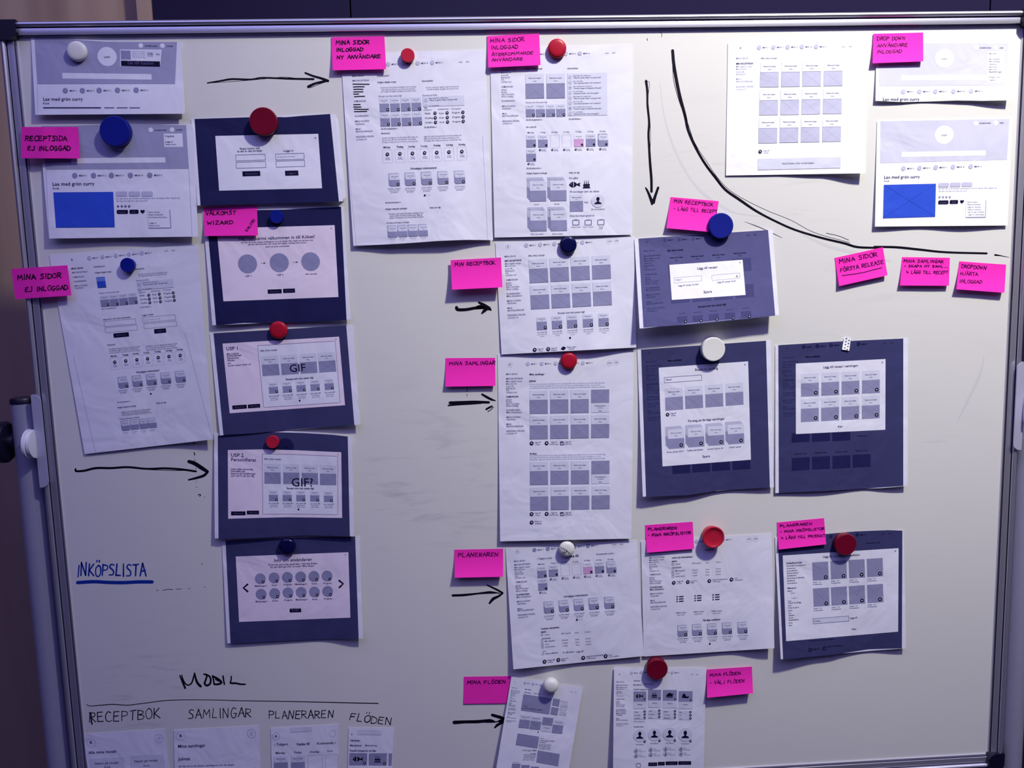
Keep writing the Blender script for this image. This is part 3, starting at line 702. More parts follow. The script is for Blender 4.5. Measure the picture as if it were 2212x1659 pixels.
lists(p, [(1255, 1037, 'Kategorier', 102), (1433, 1030, 'Artistkockar', 140), (1600, 1024, 'TV-program', 120)],
      [(1270, 1085, 'Pasta', 68, 1396, 1072), (1272, 1142, 'Kyckling', 98, 1399, 1130), (1275, 1198, 'Köttfärs', 92, 1402, 1187),
       (1448, 1082, 'Kock', 60, 1548, 1068), (1451, 1138, 'Kock', 60, 1551, 1126), (1455, 1194, 'Kock', 60, 1554, 1182),
       (1610, 1074, 'Program', 102, 1746, 1060), (1614, 1130, 'Program', 102, 1749, 1118), (1617, 1187, 'Program', 102, 1751, 1174)], 20)
p.text(1262, 1257, 'Se alla flöden »', 155, bold=True); p.para(728, 1390, 455, 3, 27, 24); p.para(1258, 1372, 470, 3, 27, 24)
for t, (x, y), (a, b) in zip(DAYS, ((747, 1510), (913, 1505), (1060, 1500), (1215, 1494), (1380, 1487), (1537, 1480), (1692, 1475)), ((797, 1589), (954, 1583), (1112, 1578), (1265, 1572), (1418, 1567), (1571, 1561), (1733, 1555))):
    p.text(x, y, t, 84, 'ink', True); p.frame(a - 62, b - 58, 120, 165, 1.5, 'text_pale'); p.plus(a, b, 22); lines(p, a + 4, b + 48, (54, 60), 20, ('Recept/', 'samling'))
p.V(700, 300, 5.82)
p.text(1090, 382, 'Föreslagna veckomenyer', 330, bold=True)
for i, (x, y) in enumerate(((808, 430), (1010, 422), (1215, 413), (1422, 405), (1632, 398))):
    p.stack(x, y, 138, 168, pr=19); lines(p, x + 76, y + 202, (165 if i == 0 else 130, 128, 90), 22, ('"Snabba veckan"' if i == 0 else 'Lorem ipsum', 'Recept med mycket', 'proteiner'))
p.plus(1267, 708, 12, g=''); p.ring(1298, 706, 9, 1.5); p.ring(1326, 705, 9, 1.5)
p.text(770, 808, 'Gå till planeraren »', 195, bold=True); p.text(773, 889, 'Nyligen skapade samlingar', 275, bold=True); p.text(1330, 871, 'Fakta om dig', 135, bold=True)
p.para(815, 950, 435, 3, 25, 25, 'text_dark', 'c'); p.text(787, 1063, 'Förslag på färdiga samlingar', 290)
for x, y in ((793, 1087), (920, 1081), (1050, 1076), (1177, 1070)): p.stack(x, y, 122, 154, False); lines(p, x + 68, y + 173, (78, 50), 20)
p.line([(272, -30), (330, 560), (410, 1348)], 1.8, 'text_pale'); p.line([(1995, -40), (2060, 1270)], 1.8, 'text_pale')
# --- returning user dashboard
p = page([(1058, 102), (1367, 96), (1365.6, 507), (1068.3, 513)], 'tall white dashboard printout with fish and cake symbols, top centre of the board', bottom=(4, 5, 4), power=1.4)
p.V(1040, 60, 5.82)
p.menu([(690, 330), (880, 328), (1060, 325), (1237, 320)], 27, 82, first=2); konto(p, 1558, 324, 1.0)
sb(p, 245, .03, .98, [500, 538, 570, 602, 630, 657, 686, 748, 785, 814, 842, 870, 926, 992, 1022, 1085, 1115, 1180, 1210], (1, 2, 3, 4, 5, 6, 7, 8, 9, 10, 11, 12, 13, 15, 16, 17, 18, 19, 20), (1,))
p.text(548, 522, 'Nyligen tillagda recept', 220, bold=True); p.text(1080, 516, 'Aktivitetsflöde', 135, bold=True)
for x, y in ((555, 708), (818, 706)): p.card(x, y, 231, 128, 181)
p.rect(1080, 572, 500, 535, 'print_light', 'light')
for i, y in enumerate((620, 686, 752, 816, 880, 944, 1010, 1075)):
    p.ellipse(1115 + i * .5, y, 24, 'print_grey_soft'); p.text(1153, y - 10, ('Reportage från redaktionen', 'Nytt recept tillagt', 'Nytt videoklipp från programmet', 'Ny artikel tillagd')[i % 4], (225, 122, 240, 122)[i % 4], 'text_grey')
    p.text(1156, y + 17, ('"Nytt är goda rätter och god mat"', '"Lax med parmesan och rosmarin"', '"Fransk nougat av Sebastien Boudet"', '"Italienska bullar med citrongräs"')[i % 4], (350, 348, 355, 322)[i % 4])
    if i in (2, 6): p.poly([(1109, y - 10), (1127, y), (1109, y + 10)], 'ink')
p.text(560, 945, 'Recept som kan passa dig!', 268, 'text_grey')
for x, y in ((560, 1028), (686, 1027), (814, 1025), (942, 1024)): p.card(x, y, 113, 65, 93, True, pr=18)
p.text(563, 1163, 'Gå till receptboken »', 203, bold=True); p.text(1100, 1153, 'Se hela flödet »', 155, bold=True); p.text(563, 1254, 'Din vecka 43', 128, bold=True)
def week(p, days, cells, subs, w, hh, hp, pr, ps, seconds=None):
    for t, (x, y, wd) in zip(DAYS, days): p.text(x, y, t, wd, 'text_grey')
    for c in cells:
        k, x, y = c
        if k == 'c': p.card(x, y, w, hh, hp, True, pr=pr, g='-')
        elif k == 'p': p.card(x, y, w, hh, hp, True, 'print_rose', 'paper', pr=pr, g='-')
        elif k == 'o': p.frame(x, y, w * .95, hh + hp, 1.6, 'text_pale')
        else: p.stack(x, y, w * 1.08, hh + hp + 6, pr=pr, g='-')
    for x, y in subs: p.plus(x, y, ps, g='o'); lines(p, x + ps * 3.6, y - 2, (w * .42, w * .50), ps * 1.3, ('Recept/', 'samling'))
week(p, ((580, 1324, 80), (740, 1320, 65), (878, 1317, 80), (1028, 1314, 78), (1185, 1311, 70), (1338, 1309, 72), (1487, 1307, 73)),
     (('c', 565, 1410), ('c', 714, 1410), ('o', 868, 1345), ('o', 1015, 1342), ('p', 1165, 1403), ('c', 1315, 1400), ('s', 1463, 1328), ('c', 566, 1588)),
     ((738, 1533), (892, 1531), (1041, 1530), (1187, 1527), (1337, 1525), (1496, 1522), (594, 1708)), 120, 64, 92, 15, 13)
p.V(1040, 300, 5.82)
p.text(568, 376, 'Gå till planeraren »', 188, bold=True); p.text(568, 439, 'Nyligen skapade samlingar', 262, bold=True); p.text(1102, 431, 'Fakta om dig', 130, bold=True)
for x, y, t, w_ in ((570, 485, '"Julmat"', 66), (827, 480, '"Bröllop"', 76), (576, 860, '"Elias 3-års kalas"', 165), (832, 856, '"40-års middag"', 142)):
    p.stack(x, y, 240, 303, False, off=.15); p.text(x + 125, y + 343, t, w_, al='c')
p.text(1103, 501, 'Du gillar', 118, 'text_grey'); fish(p, 1178, 572, 138); cake(p, 1322, 572, 100)
p.text(1112, 673, 'På torsdagar äter du oftast', 370, 'text_grey'); p.card(1112, 787, 166, 86, 126); p.text(1295, 805, 'från', 50, 'text_grey'); person(p, 1465, 778, 84); p.text(1467, 890, 'Din favoritkock', 170, 'text_grey', al='c')
p.text(1113, 976, 'Dina favoritprogram är', 310, 'text_grey'); tv(p, 1188, 1050, 80); tv(p, 1344, 1050, 80); tv(p, 1503, 1047, 80)
p.text(1130, 1113, 'Nyhetsmorgon', 120); p.text(1282, 1112, 'Ernst i Toscana', 128); p.text(1475, 1109, 'Tina på', 58); p.text(1480, 1131, 'besök', 48)
# --- min receptbok
p = page([(1070, 524.5), (1369, 510), (1374.5, 750.5), (1083.5, 765.7)], 'white printout of eight grey recipe cards headed Alla mina recept, under a navy magnet', bottom=(4, 7, 11, 5), power=1.6, right=1)
p.V(940, 500, 4.81)
p.ring(757, 155, 24, 1.5); p.text(750, 163, 'K', 15, 'ink', True)
p.menu([(947, 143), (1091, 136), (1239, 128), (1385, 120), (1530, 113)], 22, 68); konto(p, 1795, 106, .86); p.ring(1812, 100, 26, 1.2); p.ring(1880, 97, 26, 1.2)
sb(p, 722, .055, .85, [265, 312, 341, 364, 391, 415, 438, 460, 510, 541, 562, 583, 606, 655, 678, 728, 752, 802, 828, 877, 903], None, (1,))
p.text(967, 259, 'Alla mina recept', 172)
for x, y in ((977, 395), (1194, 382), (1411, 369), (1630, 357), (990, 668), (1207, 657), (1424, 645), (1640, 632)): p.card(x, y, 193, 103, 141)
p.text(1275, 855, 'Recept som kan passa dig!', 282)
for x, y in ((1055, 943), (1213, 933), (1370, 924), (1535, 914), (1698, 906)): p.card(x, y, 105, 54, 81, True, pr=17); lines(p, x + 58, y + 108, (100, 105, 45), 20, ('Lax med dill', 'Lorem ipsum dolor', 'sit amet'))
p.plus(1403, 1104, 10, g=''); p.plus(1035, 1229, 20); lines(p, 1095, 1224, (62, 52), 20, ('Lägg till', 'recept')); p.plus(1175, 1221, 20); lines(p, 1236, 1216, (62, 66), 20, ('Lägg till', 'kategori'))
p.local(1333, 1210, 24, [(-1, .1), (-.1, -.7), (1, -.2), (1, .2), (.1, .9), (-1, .4)], 'ink'); lines(p, 1418, 1204, (96, 60), 20, ('Skapa egen', 'kokbok'))
# --- mina samlingar
p = page([(1075, 764.5), (1369, 759), (1363.8, 1163.4), (1080.3, 1169.4)], 'tall white printout with sixteen grey cards headed Mina samlingar', bottom=(7, 9, 6), power=2.0)
p.V(940, 750, 4.81)
p.ring(779, 180, 24, 1.5); p.text(772, 187, 'K', 15, 'ink', True); p.menu([(963, 173), (1107, 170), (1252, 168), (1395, 165), (1536, 163)], 21, 66); konto(p, 1793, 168, .86); p.ring(1812, 163, 26, 1.2); p.ring(1880, 161, 26, 1.2)
sb(p, 737, .008, .86, [285, 333, 360, 385, 410, 432, 453, 475, 521, 551, 572, 594, 615, 660, 683, 733, 757, 805, 829, 878, 903], None, (8,))
p.text(980, 289, 'Mina samlingar', 157, bold=True); p.text(980, 358, 'Julmat', 68, bold=True); p.para(980, 387, 785, 3, 21, 19, 'text_pale')
AR = ('Artikel', 'Rubrik på artikeln')
def quadrow(x0, y0, k):
    for i, (x, y) in enumerate(((982, 553), (1196, 549), (1409, 546))): p.card(x0 + x, y0 + y, 188, 102, 138)
    p.pic(x0 + 1622, y0 + 441, 187, 138); p.rect(x0 + 1622, y0 + 581, 187, 98, 'print_light', 'light'); lines(p, x0 + 1715, y0 + 614, (108, 60), 20, ('Produktnamn', 'Varumärke'), 'text_dark'); p.text(x0 + 1715, y0 + 668, 'Pris', 30, al='c')
    for i, (x, y) in enumerate(((983, 818), (1197, 813), (1410, 809), (1622, 805))):
        p.card(x0 + x + k, y0 + y, 187, 102, 138, names=(('Rubrik på artikel', 'Artikel') if i < 2 else ('Namn på recept', 'Kock')))
quadrow(0, 0, 0); quadrow(3, 740, 2)
def icons3(x, y):
    p.plus(x, y, 20); lines(p, x + 62, y - 6, (64, 52), 22, ('Lägg till', 'recept')); p.plus(x + 156, y - 2, 20, g='o'); lines(p, x + 232, y - 9, (64, 92), 22, ('Lägg till', 'beskrivning'))
    p.rect(x + 296, y - 18, 36, 36, 'text_dark', 'pic'); p.rect(x + 301, y - 4, 26, 18, 'print_grey_soft', 'icon2'); lines(p, x + 378, y - 10, (64, 86), 22, ('Lägg till', 'planeraren'))
icons3(1003, 998); p.text(985, 1113, 'Bröllop', 72, bold=True); p.para(985, 1130, 785, 3, 21, 19, 'text_pale'); icons3(1003, 1733); p.plus(1003, 1820, 20); lines(p, 1070, 1814, (78, 68), 22, ('Skapa ny', 'samling'))
# --- lagg till recept (slate)
p = page([(1370.2, 515.5), (1669, 496.6), (1683, 680), (1381.7, 709.7)], 'slate blue printout with a white dialog headed Lägg till recept, curling off the board', base=1.4, bottom=(24, 22, 19), power=1.5, right=2)
p.V(1340, 400, 5.82)
p.strip([(228, 672), (1858, 563)], [(291, 1790), (900, 1750), (1500, 1690), (1947, 1640)], 'print_slate')
for x, y in ((562, 692), (738, 685), (915, 675)): p.ellipse(x, y, 26, 'print_slate_dark', 'ghost')
p.text(330, 718, 'K', 16, 'ink', True); p.text(600, 698, 'MENY 1', 84, 'ink'); p.text(776, 691, 'MENY 2', 84, 'ink'); p.text(952, 680, 'MENY 3', 84, 'ink'); p.text(1590, 636, 'KÖN', 42, 'ink'); p.text(1676, 628, 'AND', 40, 'ink')
sb(p, 292, .06, 1.03, [838, 903, 935, 962, 990, 1020, 1045, 1075, 1135, 1172, 1197, 1222, 1250, 1305, 1331, 1392, 1420, 1480, 1505, 1565, 1594], None, (1,), 'print_ghost')
p.text(587, 832, 'Alla mina recept', 205, 'ink', True)
for x, y in ((600, 1010), (868, 990), (1135, 965), (1402, 928), (628, 1325), (897, 1307), (1168, 1285), (1437, 1258)):
    p.rect(x, y, 238, 165, 'print_slate_dark', 'ghost')
for x, y in ((625, 920), (890, 903), (1155, 886), (1424, 864)): p.text(x, y, 'Namn på recept', 160, 'ink', True); p.text(x + 62, y + 28, 'Kock', 40, 'ink')
p.text(980, 1538, 'Recept som kan passa dig!', 355, 'ink', True)
for x, y in ((712, 1655), (907, 1643), (1108, 1625), (1312, 1610), (1515, 1590)): p.rect(x, y, 128, 75, 'print_slate_dark', 'ghost'); p.text(x + 64, y - 42, 'Namn på recept', 88, 'ink', al='c'); p.plus(x + 108, y + 60, 17, g='o')
p.quad([(617, 1002), (1537, 938), (1575, 1380), (648, 1443)], 'paper_bright', 'panel')
p.text(967, 1060, 'Lägg till recept', 255); p.text(1494, 982, 'X', 20, 'ink'); p.frame(678, 1163, 345, 66, 2.2, 'text_pale'); p.frame(1150, 1130, 352, 66, 2.2, 'text_pale')
p.text(700, 1200, 'http://', 75, 'text_pale'); p.text(728, 1273, 'Lägg till recept via länk', 260, 'text_grey'); p.text(1217, 1230, 'Lägg till recept via fil', 232, 'text_grey'); p.text(1048, 1358, 'Spara', 106)
p.local(1467, 1140, 16, [(-.4, .1), (0, -.9), (.4, .1)], 'ink'); p.line([(1452, 1152), (1482, 1150)], 4, 'ink')
# --- skapa ny samling
p = page([(1376.6, 756), (1665, 735.7), (1671.7, 1052.4), (1388.5, 1073)], 'tall dark blue printout with a white dialog headed Skapa ny samling', bottom=(13, 9, 4, 7), power=1.8, base=1.2,
         edges=([0, 0], [0, 0, -1, -1, 0]))
p.V(1360, 680, 6.9125)
p.strip([(172, 520), (1000, 460), (2037, 387)], [(247, 2720), (900, 2690), (1300, 2625), (2095, 2577)], 'print_indigo')
sb(p, 243, .03, 1.17, [715, 780, 817, 852, 888, 918, 950, 980, 1050, 1090, 1120, 1150, 1182, 1245, 1278, 1345, 1382, 1450, 1482, 1552, 1585], None, (8,), 'print_ghost')
p.text(285, 570, 'K', 15, 'ink', True); p.text(570, 695, 'Mina samlingar', 217, 'ink', True)
for x, y in ((635, 2230), (932, 2208), (1228, 2188), (1533, 2170)): p.rect(x, y, 268, 150, 'print_ghost', 'ghost')
p.quad([(435, 790), (1770, 695), (1812, 2164), (492, 2264)], 'paper', 'panel')
p.text(975, 836, 'Skapa ny samling', 347); p.text(1712, 755, 'X', 24, 'ink'); p.frame(518, 935, 559, 80, 4); p.text(540, 982, 'Namn', 95, 'text_grey')
for x, y in ((530, 1238), (828, 1213), (1130, 1190), (1432, 1166)): p.card(x, y, 265, 140, 193)
p.plus(567, 1490, 27); lines(p, 652, 1478, (88, 70), 30, ('Lägg till', 'recept')); p.text(873, 1602, 'Förslag på färdiga samlingar', 552)
for x, y, t, w_ in ((530, 1672, 'Ernst julmat 2015', 250), (828, 1648, 'Leilas barnkalas', 240), (1128, 1625, 'Lorem ipsum sit', 232), (1425, 1602, 'Dolor amed', 172)):
    p.stack(x, y, 280, 335, pr=27, off=.14); p.text(x + 152, y + 382, t, w_, 'text_grey', al='c')
p.text(1087, 2132, 'Spara', 115)
# --- lagg till recept i samlingen
p = page([(1674.5, 746), (1961.6, 730.7), (1960.4, 1049.4), (1674.8, 1065.3)], 'tall dark blue printout with eight cards in its dialog, held by patterned tape', bottom=(4, 6, 3, 8), power=1.5, base=1.0,
         edges=([0, 0], [0, 0, -1, 0, 2, 0]))
p.V(1660, 700, 6.9125)
p.strip([(148, 315), (1000, 262), (2013, 215)], [(155, 2520), (1000, 2485), (2013, 2415)], 'print_indigo')
for x, y in ((528, 343), (732, 332), (936, 318), (1345, 300)): p.ellipse(x, y, 32, 'print_ghost', 'ghost'); p.text(x + 45, y + 10, 'MENY', 85, 'ink')
p.text(265, 366, 'K', 15, 'ink', True); p.text(1715, 292, 'KÖN', 42, 'ink'); p.text(1820, 285, 'AND', 44, 'ink'); p.text(553, 500, 'Mina samlingar', 223, 'ink', True)
sb(p, 215, 0, 1.17, [515, 582, 620, 655, 690, 720, 752, 783, 850, 888, 918, 950, 982, 1045, 1080, 1150, 1183, 1250, 1282, 1350, 1385], None, (8,), 'print_ghost')
for x, y, h in ((345, 1630, 142), (648, 1620, 140), (952, 1608, 142)): p.rect(x, y, 270, h, 'print_ghost', 'ghost')
for x, y in ((347, 2002), (651, 1985), (955, 1972), (1258, 1955)): p.rect(x, y, 268, 190, 'print_ghost', 'ghost'); p.text(x + 135, y - 60, 'Namn på recept', 185, 'ink', al='c')
p.text(1400, 1675, 'Produktnamn', 150, 'ink', al='c')
p.quad([(408, 590), (1748, 522), (1745, 1578), (410, 1643)], 'paper', 'panel'); p.text(820, 660, 'Lägg till recept i samlingen', 520); p.text(1690, 582, 'X', 24, 'ink')
for x, y in ((487, 889), (790, 874), (1092, 859), (1397, 843), (485, 1267), (788, 1252), (1090, 1237), (1395, 1221)): p.card(x, y, 266, 143, 197, True, pr=28)
p.text(1035, 1545, 'Klar', 76)
# --- planeraren
p = page([(1092, 1185), (1376, 1167), (1391, 1417), (1109, 1446)], 'white planner printout with one pink square among grey ones, under the scribbled white magnet', base=1.0, bottom=(12, 5, 8), power=1.3, ripple=.8)
p.V(960, 1050, 5.027)
p.ring(793, 712, 24, 1.5); p.text(786, 720, 'K', 15, 'ink', True); p.menu([(978, 693), (1123, 680), (1270, 668), (1415, 657), (1560, 648)], 22, 70, m='print_grey'); konto(p, 1828, 641, .88); p.ring(1845, 636, 27, 1.2); p.ring(1915, 633, 27, 1.2)
p.text(1005, 797, '‹ Tidigare vecka', 165); p.text(1320, 775, 'Vecka 43', 140, bold=True); p.text(1652, 747, 'Kommande vecka ›', 200)
week(p, ((1018, 855, 70), (1152, 843, 55), (1268, 833, 65), (1390, 826, 65), (1520, 814, 62), (1645, 808, 62), (1772, 802, 65)),
     (('c', 1009, 924), ('c', 1133, 911), ('o', 1262, 850), ('o', 1387, 840), ('p', 1509, 882), ('c', 1634, 875), ('s', 1755, 818), ('c', 1017, 1062)),
     ((1157, 1010), (1286, 999), (1409, 990), (1530, 981), (1655, 972), (1790, 966), (1044, 1155)), 100, 50, 74, 13, 11)
sb(p, 755, .075, .86, [822, 862, 891, 914, 939, 960, 983, 1004, 1050, 1085, 1104, 1123, 1147, 1188, 1213, 1261, 1286, 1340, 1360, 1408, 1434], None, (13,))
p.text(1300, 1207, 'Föreslagna veckomenyer', 260, bold=True)
for x, y in ((1075, 1255), (1238, 1240), (1400, 1227), (1563, 1215), (1732, 1205)): p.stack(x, y, 110, 130, pr=17); lines(p, x + 65, y + 158, (115, 105, 70), 19, ('Lorem ipsum', 'Lorem ipsum dolor', 'sit amet'))
p.plus(1440, 1450, 10, g=''); p.ring(1465, 1448, 8, 1.2); p.ring(1490, 1446, 8, 1.2)
p.text(1048, 1557, 'Veckans inköpslista', 202, bold=True); p.V(960, 1359, 5.53)
def shop(rows, xs, d=1.0):
    for r in rows:
        x, y, t, w_ = r[:4]
        if len(r) == 5: p.text(x, y, t, w_, 'ink', True); continue
        p.ring(x - 32 * d, y - 6, 13 * d, 3, 'text_grey'); p.text(x, y, t, w_)
        for k, (q, s_) in enumerate(zip(xs, (r[4], r[5], r[6]))):
            if s_: p.text(q + (y) * .08, y - (q - x) * .065, s_, len(s_) * 9.5 * d)
shop([(1155, 42, 'MEJERI', 62, 1), (1198, 72, 'Cheddar', 60, '450 (1 gram)', 'Ändra', 'Ta bort'), (1160, 122, 'GRÖNSAKER', 110, 1), (1200, 151, 'Morotspaket', 122, '500 gram', 'Ändra', 'Ta bort'),
      (1203, 186, 'Citron', 52, '2 styck', 'Ändra', 'Ta bort'), (1206, 219, 'Lorem ipsum', 116, '1 styck', 'Ändra', 'Ta bort'), (1172, 270, 'TORRT', 42, 1), (1210, 300, 'Extra tillbehör', 150, '0 i alla listor', 'Lägg till', '')], (1392, 1552, 1672))
for x, y, t in ((1197, 388, ('Lägg till', 'produkt')), (1362, 367, ('Importera', 'lista')), (1659, 342, ('Lägg till inköpslistan', 'i varukorgen')), (1927, 322, ('Spara', 'i min telefon'))):
    p.plus(x, y, 23, g='+' if y > 360 else 'o'); w_ = 13 * len(t[0]) * .75; p.text(x + 34, y - 8, t[0], w_, 'text_grey'); p.text(x + 36, y + 15, t[1], 13 * len(t[1]) * .75, 'text_grey')
# --- inkopslistor
p = page([(1384.5, 1168.6), (1666.6, 1152.7), (1672.8, 1400.3), (1390.7, 1418.2)], 'white shopping list printout with three bullet list symbols, under the tilted bright red magnet', base=1.6, bottom=(4, 7, 5, 13), power=1.4, ripple=.7)
p.V(1370, 1110, 6.9125)
p.menu([(932, 412), (1130, 402), (1330, 385)], 27, 85, n=(2, 3, 5)); konto(p, 1690, 384, 1.2); p.ring(1715, 378, 38, 1.4); p.ring(1812, 372, 38, 1.4); p.text(1055, 550, 'VECKA 43', 134, 'ink', True)
sb(p, 222, .028, 1.13, [592, 665, 698, 731, 765, 797, 828, 860, 916, 958, 987, 1015, 1045, 1108, 1140, 1202, 1236, 1303, 1336, 1398, 1433], None, (13, 14))
p.text(562, 665, '‹namn på inköpslistan›', 315, bold=True)
def shop2(rows, xs):
    for r in rows:
        x, y, t, w_ = r[:4]
        if len(r) == 5: p.text(x, y, t, w_, 'ink', True); continue
        p.ring(x - 36, y - 5, 17, 4, 'text_grey'); p.text(x, y, t, w_)
        for q, s_ in zip(xs, r[4:]): p.text(q, y - (q - x) * .05, s_, len(s_) * 11)
shop2([(562, 718, 'MEJERI', 80, 1), (615, 757, 'Citrus', 78, '450 (2 gram)', 'Ändra', 'Ta bort'), (562, 813, 'GRÖNSAKER', 142, 1), (615, 858, 'Morotspaket', 150, '500 gram', 'Ändra', 'Ta bort'),
       (615, 898, 'Citron', 66, '2 styck', 'Ändra', 'Ta bort'), (615, 940, 'Lorem ipsum', 148, '1 styck', 'Ändra', 'Ta bort')], (866, 1068, 1218))
for x, y, t, g in ((592, 1027, ('Lägg till', 'produkt'), '+'), (802, 1016, ('Importera', 'lista'), '+'), (1122, 1000, ('Lägg till inköpslistan', 'i varukorgen'), 'o'), (1454, 978, ('Spara', 'inköpslistan'), 'o')):
    p.plus(x, y, 27, g=g); p.text(x + 45, y - 10, t[0], 10.5 * len(t[0]), 'text_grey'); p.text(x + 45, y + 18, t[1], 10.5 * len(t[1]), 'text_grey')
for x, y in ((643, 1235), (910, 1222), (1180, 1208)):
    for k in range(3): p.ellipse(x, y + 35 * k, 10, 'ink', 'icon', 12); p.line([(x + 27, y - 1 + 35 * k), (x + 96, y - 5 + 35 * k)], 11, 'ink')
for x, y in ((697, 1482), (962, 1468), (1232, 1455)): p.text(x, y, 'Valfritt namn', 158, al='c'); p.text(x, y + 30, 'skapat datum', 120, 'text_grey', al='c')
p.text(1030, 1600, 'Färdiga matlådor', 262, bold=True); p.V(1370, 1250, 3.626)
for x, y in ((338, 362), (452, 355), (570, 350), (687, 343), (808, 338)): p.stack(x, y, 78, 93, pr=12); lines(p, x + 44, y + 110, (82, 72, 50), 14)
p.plus(593, 509, 7, g='')
# --- lagg till produkt
p = page([(1673.7, 1160), (1952, 1145.5), (1957.4, 1400.3), (1686.6, 1424.3)], 'dark blue printout with a large white product dialog, lower right under a dark red magnet', base=1.2, bottom=(17, 9, 3, 8), power=1.6, ripple=.6,
         edges=([0, 0], [0, 0, -1, -1, 0]))
p.V(1660, 1110, 6.9125)
p.strip([(138, 345), (860, 300), (1300, 262), (1800, 243), (2000, 250)], [(219, 2171), (1000, 2100), (1500, 2020), (1993, 2007)], 'print_indigo')
for x, y in ((930, 340), (1325, 315)): p.ellipse(x, y, 28, 'print_ghost', 'ghost')
p.text(1370, 322, 'MENY 5', 90, 'ink'); p.text(1690, 305, 'KÖN', 42, 'ink'); p.text(1790, 300, 'AND', 44, 'ink'); p.text(1460, 445, 'Kommande vecka', 215, 'ink')
p.quad([(213, 622), (1943, 512), (1936, 1759), (264, 1902)], 'paper', 'panel'); p.text(813, 655, 'Lägg till produkt i inköpslistan', 555); p.text(1883, 568, 'X', 26, 'ink')
for t, y, w_, b in (('Köksfavoriter', 750, 235, 1), ('Kastruller & stekpannor', 787, 292, 0), ('Köksknivar', 826, 135, 0), ('Kökstillbehör', 862, 163, 0), ('Köksmaskiner', 897, 175, 0), ('Smidbehör', 935, 145, 0), ('Servering & dukning', 972, 255, 0), ('Skafferiet', 1010, 115, 0),
                    ('Varumärken', 1047, 150, 0), ('Matvaror', 1122, 135, 1), ('Mejeri', 1162, 72, 0), ('Kött', 1312, 50, 0), ('Chark & pålägg', 1342, 195, 0), ('Fisk', 1380, 45, 0), ('Frukt & grönt', 1414, 160, 0), ('Bröd', 1455, 60, 0), ('Ost', 1492, 42, 0),
                    ('Skafferi', 1527, 90, 0), ('Dryck', 1562, 68, 0), ('Smaksättare', 1596, 152, 0), ('Frys', 1640, 55, 0), ('Barn', 1675, 52, 0)): p.text(270 + (y - 750) * .04, y, t, w_, None if b else 'text_dark', bool(b))
p.text(335, 1192, 'Mjölk', 60, 'text_pale'); p.text(345, 1265, 'Yoghurt', 88, 'text_pale')
for (x, y), c in zip(((652, 725), (925, 705), (1197, 690), (1467, 672), (665, 1115), (932, 1098), (1200, 1080), (1472, 1060)), ((855, 945), (1122, 926), (1392, 908), (1664, 891), (863, 1337), (1127, 1315), (1397, 1294), (1665, 1277))):
    p.pic(x, y, 238, 272); p.plus(c[0], c[1], 28); p.text(x + 12, y + 308, 'Antal  1 st', 118, 'text_grey'); p.text(x + 12, y + 338, 'Produktnamn', 142, 'text_grey')
p.rect(665, 1565, 537, 76, 'print_light', 'light'); p.frame(665, 1565, 537, 76, 4); p.text(682, 1614, 'Fritext', 95, 'text_grey'); p.text(1215, 1567, 'Lägg till', 112); p.text(1245, 1735, 'Klar', 70)
p.V(1370, 1250, 3.626); p.ring(1380, 557, 12, 5, 'ink'); p.ring(1490, 545, 12, 5, 'ink'); p.text(1400, 556, 'Lägg till', 48, 'ink'); p.text(1510, 537, 'Lägg till inköpslistan', 120, 'ink'); p.para(1370, 492, 200, 1, 14, 18, 'ink')
# --- grid page, top right
p = page([(1572.4, 93.2), (1874.4, 89.1), (1869.9, 374.2), (1568.1, 379.2)], 'bright white printout with twelve pale grey cards, upper right beside the drawn curve', bottom=(2, 2.5, 5, 12), power=1.8, m='paper_bright')
p.V(1380, 0, 3.95)
p.text(863, 414, 'K', 13, 'ink', True); p.menu([(1027, 404), (1149, 402), (1271, 400), (1392, 398), (1514, 397)], 19, 56); konto(p, 1733, 402, .7)
for t, y, w_, b in (('MINA SIDOR', 502, 105, 0), ('MIN RECEPTBOK', 548, 147, 1), ('Mina lagade recept', 571, 135, 0), ('Mina favoriter', 593, 92, 0), ('Lunch (4)', 616, 68, 0), ('Bakning (2)', 637, 80, 0), ('MINA', 678, 44, 0), ('BESTÄLLNINGAR', 699, 142, 0), ('REDIGERA PROFIL', 744, 150, 0), ('LOGGA UT', 767, 85, 0)):
    p.text(831, y, t, w_, 'text_dark' if b else 'text_pale', bool(b))
p.text(1040, 502, 'Alla mina recept', 140, 'text_grey')
for x, y in ((1036, 620), (1217, 617), (1397, 613), (1580, 610), (1030, 859), (1210, 856), (1391, 852), (1573, 848), (1023, 1098), (1203, 1094), (1385, 1090), (1567, 1085)): p.card(x, y, 159, 92, 124, m='print_grey_soft', mh='paper')
p.plus(1036, 1293, 15); lines(p, 1087, 1288, (54, 44), 18, ('Lägg till', 'recept'), 'text_pale'); p.quad([(1018, 1355), (1723, 1338), (1722, 1433), (1017, 1450)], 'print_light', 'pic'); p.text(1222, 1403, 'REGISTRERA FÖR NYHETSBREV', 277)
